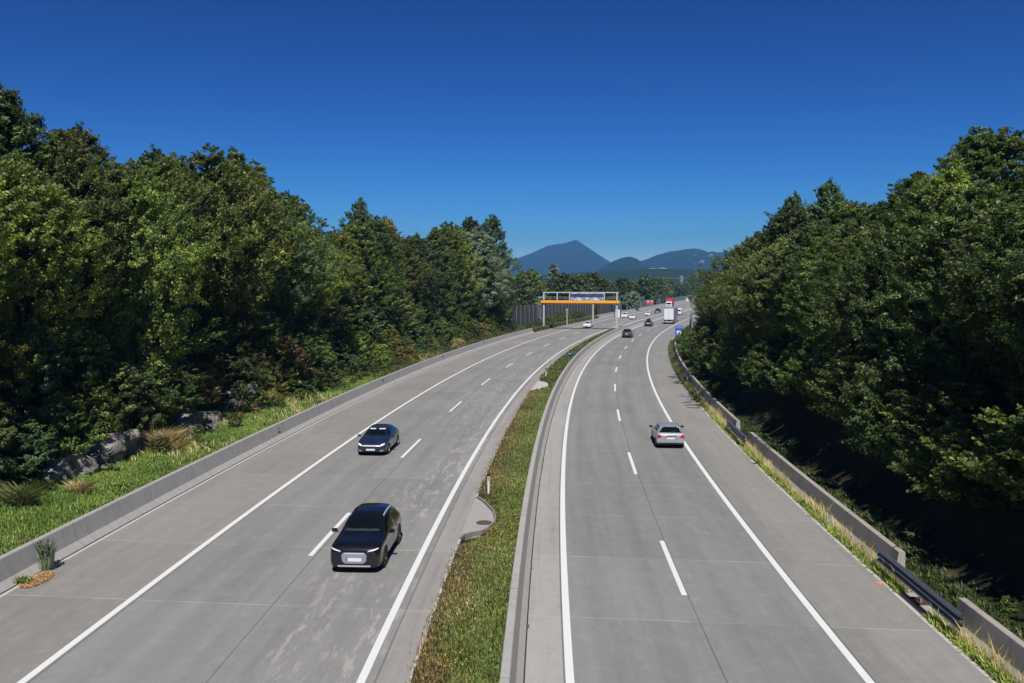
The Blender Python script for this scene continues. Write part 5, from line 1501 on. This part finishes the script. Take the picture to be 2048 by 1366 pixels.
ridge('hill', [(1120, 562), (1160, 553), (1190, 543), (1205, 533), (1225, 521), (1243, 514), (1258, 512), (1270, 516), (1282, 526), (1300, 538), (1330, 552), (1380, 562)], 3800, 1100, M_h2, rough=.04, seed=2)
ridge('mountain', [(1180, 558), (1230, 540), (1265, 524), (1290, 517), (1310, 508), (1335, 501), (1352, 499), (1368, 496), (1385, 495), (1398, 497), (1412, 503), (1420, 501), (1432, 504), (1445, 502), (1465, 502), (1500, 506), (1560, 515), (1640, 530), (1740, 555)], 5000, 1500, M_h2, rough=.04, seed=3)
ridge('mountain', [(880, 560), (930, 545), (980, 528), (1010, 519), (1028, 518), (1045, 511), (1062, 505), (1080, 496), (1095, 489), (1110, 486), (1125, 484), (1138, 480), (1148, 477), (1154, 478), (1163, 485), (1176, 494), (1190, 504), (1205, 514), (1219, 523), (1240, 536), (1290, 555)], 6600, 2000, M_h3, rough=.04, seed=4)
ridge('mountain', [(760, 545), (880, 520), (960, 505), (1000, 498), (1013, 508), (1030, 519), (1060, 540), (1120, 560)], 7600, 1200, M_h3, rough=.04, seed=5)
# pale quarries and fields on the right hand mountain
M_quarry = plain('quarry_rock', (.55, .52, .46), .95, noise_amt=.3, nscale=.02)
def patch_on(u, v, D, w, h, seed, name='quarry'):
    rr = random.Random(seed); m = MB(); X = (u - 1024) / F * D; z = ztop(u, v, D); pts = []
    n = 11
    for k in range(n):
        a = 2 * PI * k / n; r = rr.uniform(.6, 1.15)
        pts.append((X + math.cos(a) * w * r / 2, D - 25 - math.sin(a) * h * .25 * r, z + math.sin(a) * h * r / 2))
    m.add(pts + [(x, y + 60, zz - 10) for x, y, zz in pts], [tuple(range(n)), tuple(range(2 * n - 1, n - 1, -1))] + [(i, (i + 1) % n, n + (i + 1) % n, n + i) for i in range(n)])
    return tag(m.build(name, M_quarry), kind='structure')
for i, (u, v, D, w, h) in enumerate([(1401, 523, 5600, 26, 26), (1418, 511, 6200, 34, 24), (1387, 511, 6200, 14, 12), (1386, 528, 5400, 10, 9), (1437, 523, 5600, 40, 12)]):
    patch_on(u, v, D * .72, w * .72, h * .72, i)

M_field = plain('pale_stubble_field', (.42, .42, .28), .95)
for u, v, w in ((1333, 536.2, 14), (1352, 535.6, 12)):
    m = MB(); D = 2300; X = (u - 1024) / F * D; k = D / F
    z0, z1 = ztop(u, v + 6, D), ztop(u, v, D + 260)
    m.add([(X - w * k * .5, D, z0), (X + w * k * .5, D, z0), (X + w * k * .62, D + 260, z1), (X - w * k * .45, D + 260, z1 - 1), (X - w * k * .5, D, -3), (X + w * k * .5, D, -3), (X + w * k * .62, D + 260, -3), (X - w * k * .45, D + 260, -3)], [(0, 1, 2, 3), (7, 6, 5, 4), (0, 4, 5, 1), (1, 5, 6, 2), (2, 6, 7, 3), (3, 7, 4, 0)])
    tag(m.build('field', M_field), kind='structure')

# ------------------------------------------------------------------ the air
m = MB(); m.box((0, 4300, 250), (20000, 9400, 504))
hz = NT('valley_air')
vp = hz.t.nodes.new('ShaderNodeVolumePrincipled')
vp.inputs['Color'].default_value = (.17, .50, 1.0, 1); vp.inputs['Density'].default_value = 1.4e-4; vp.inputs['Anisotropy'].default_value = 0.0
hz.t.links.new(vp.outputs[0], hz.out.inputs['Volume'])
tag(m.build('haze', hz.mat), kind='stuff')
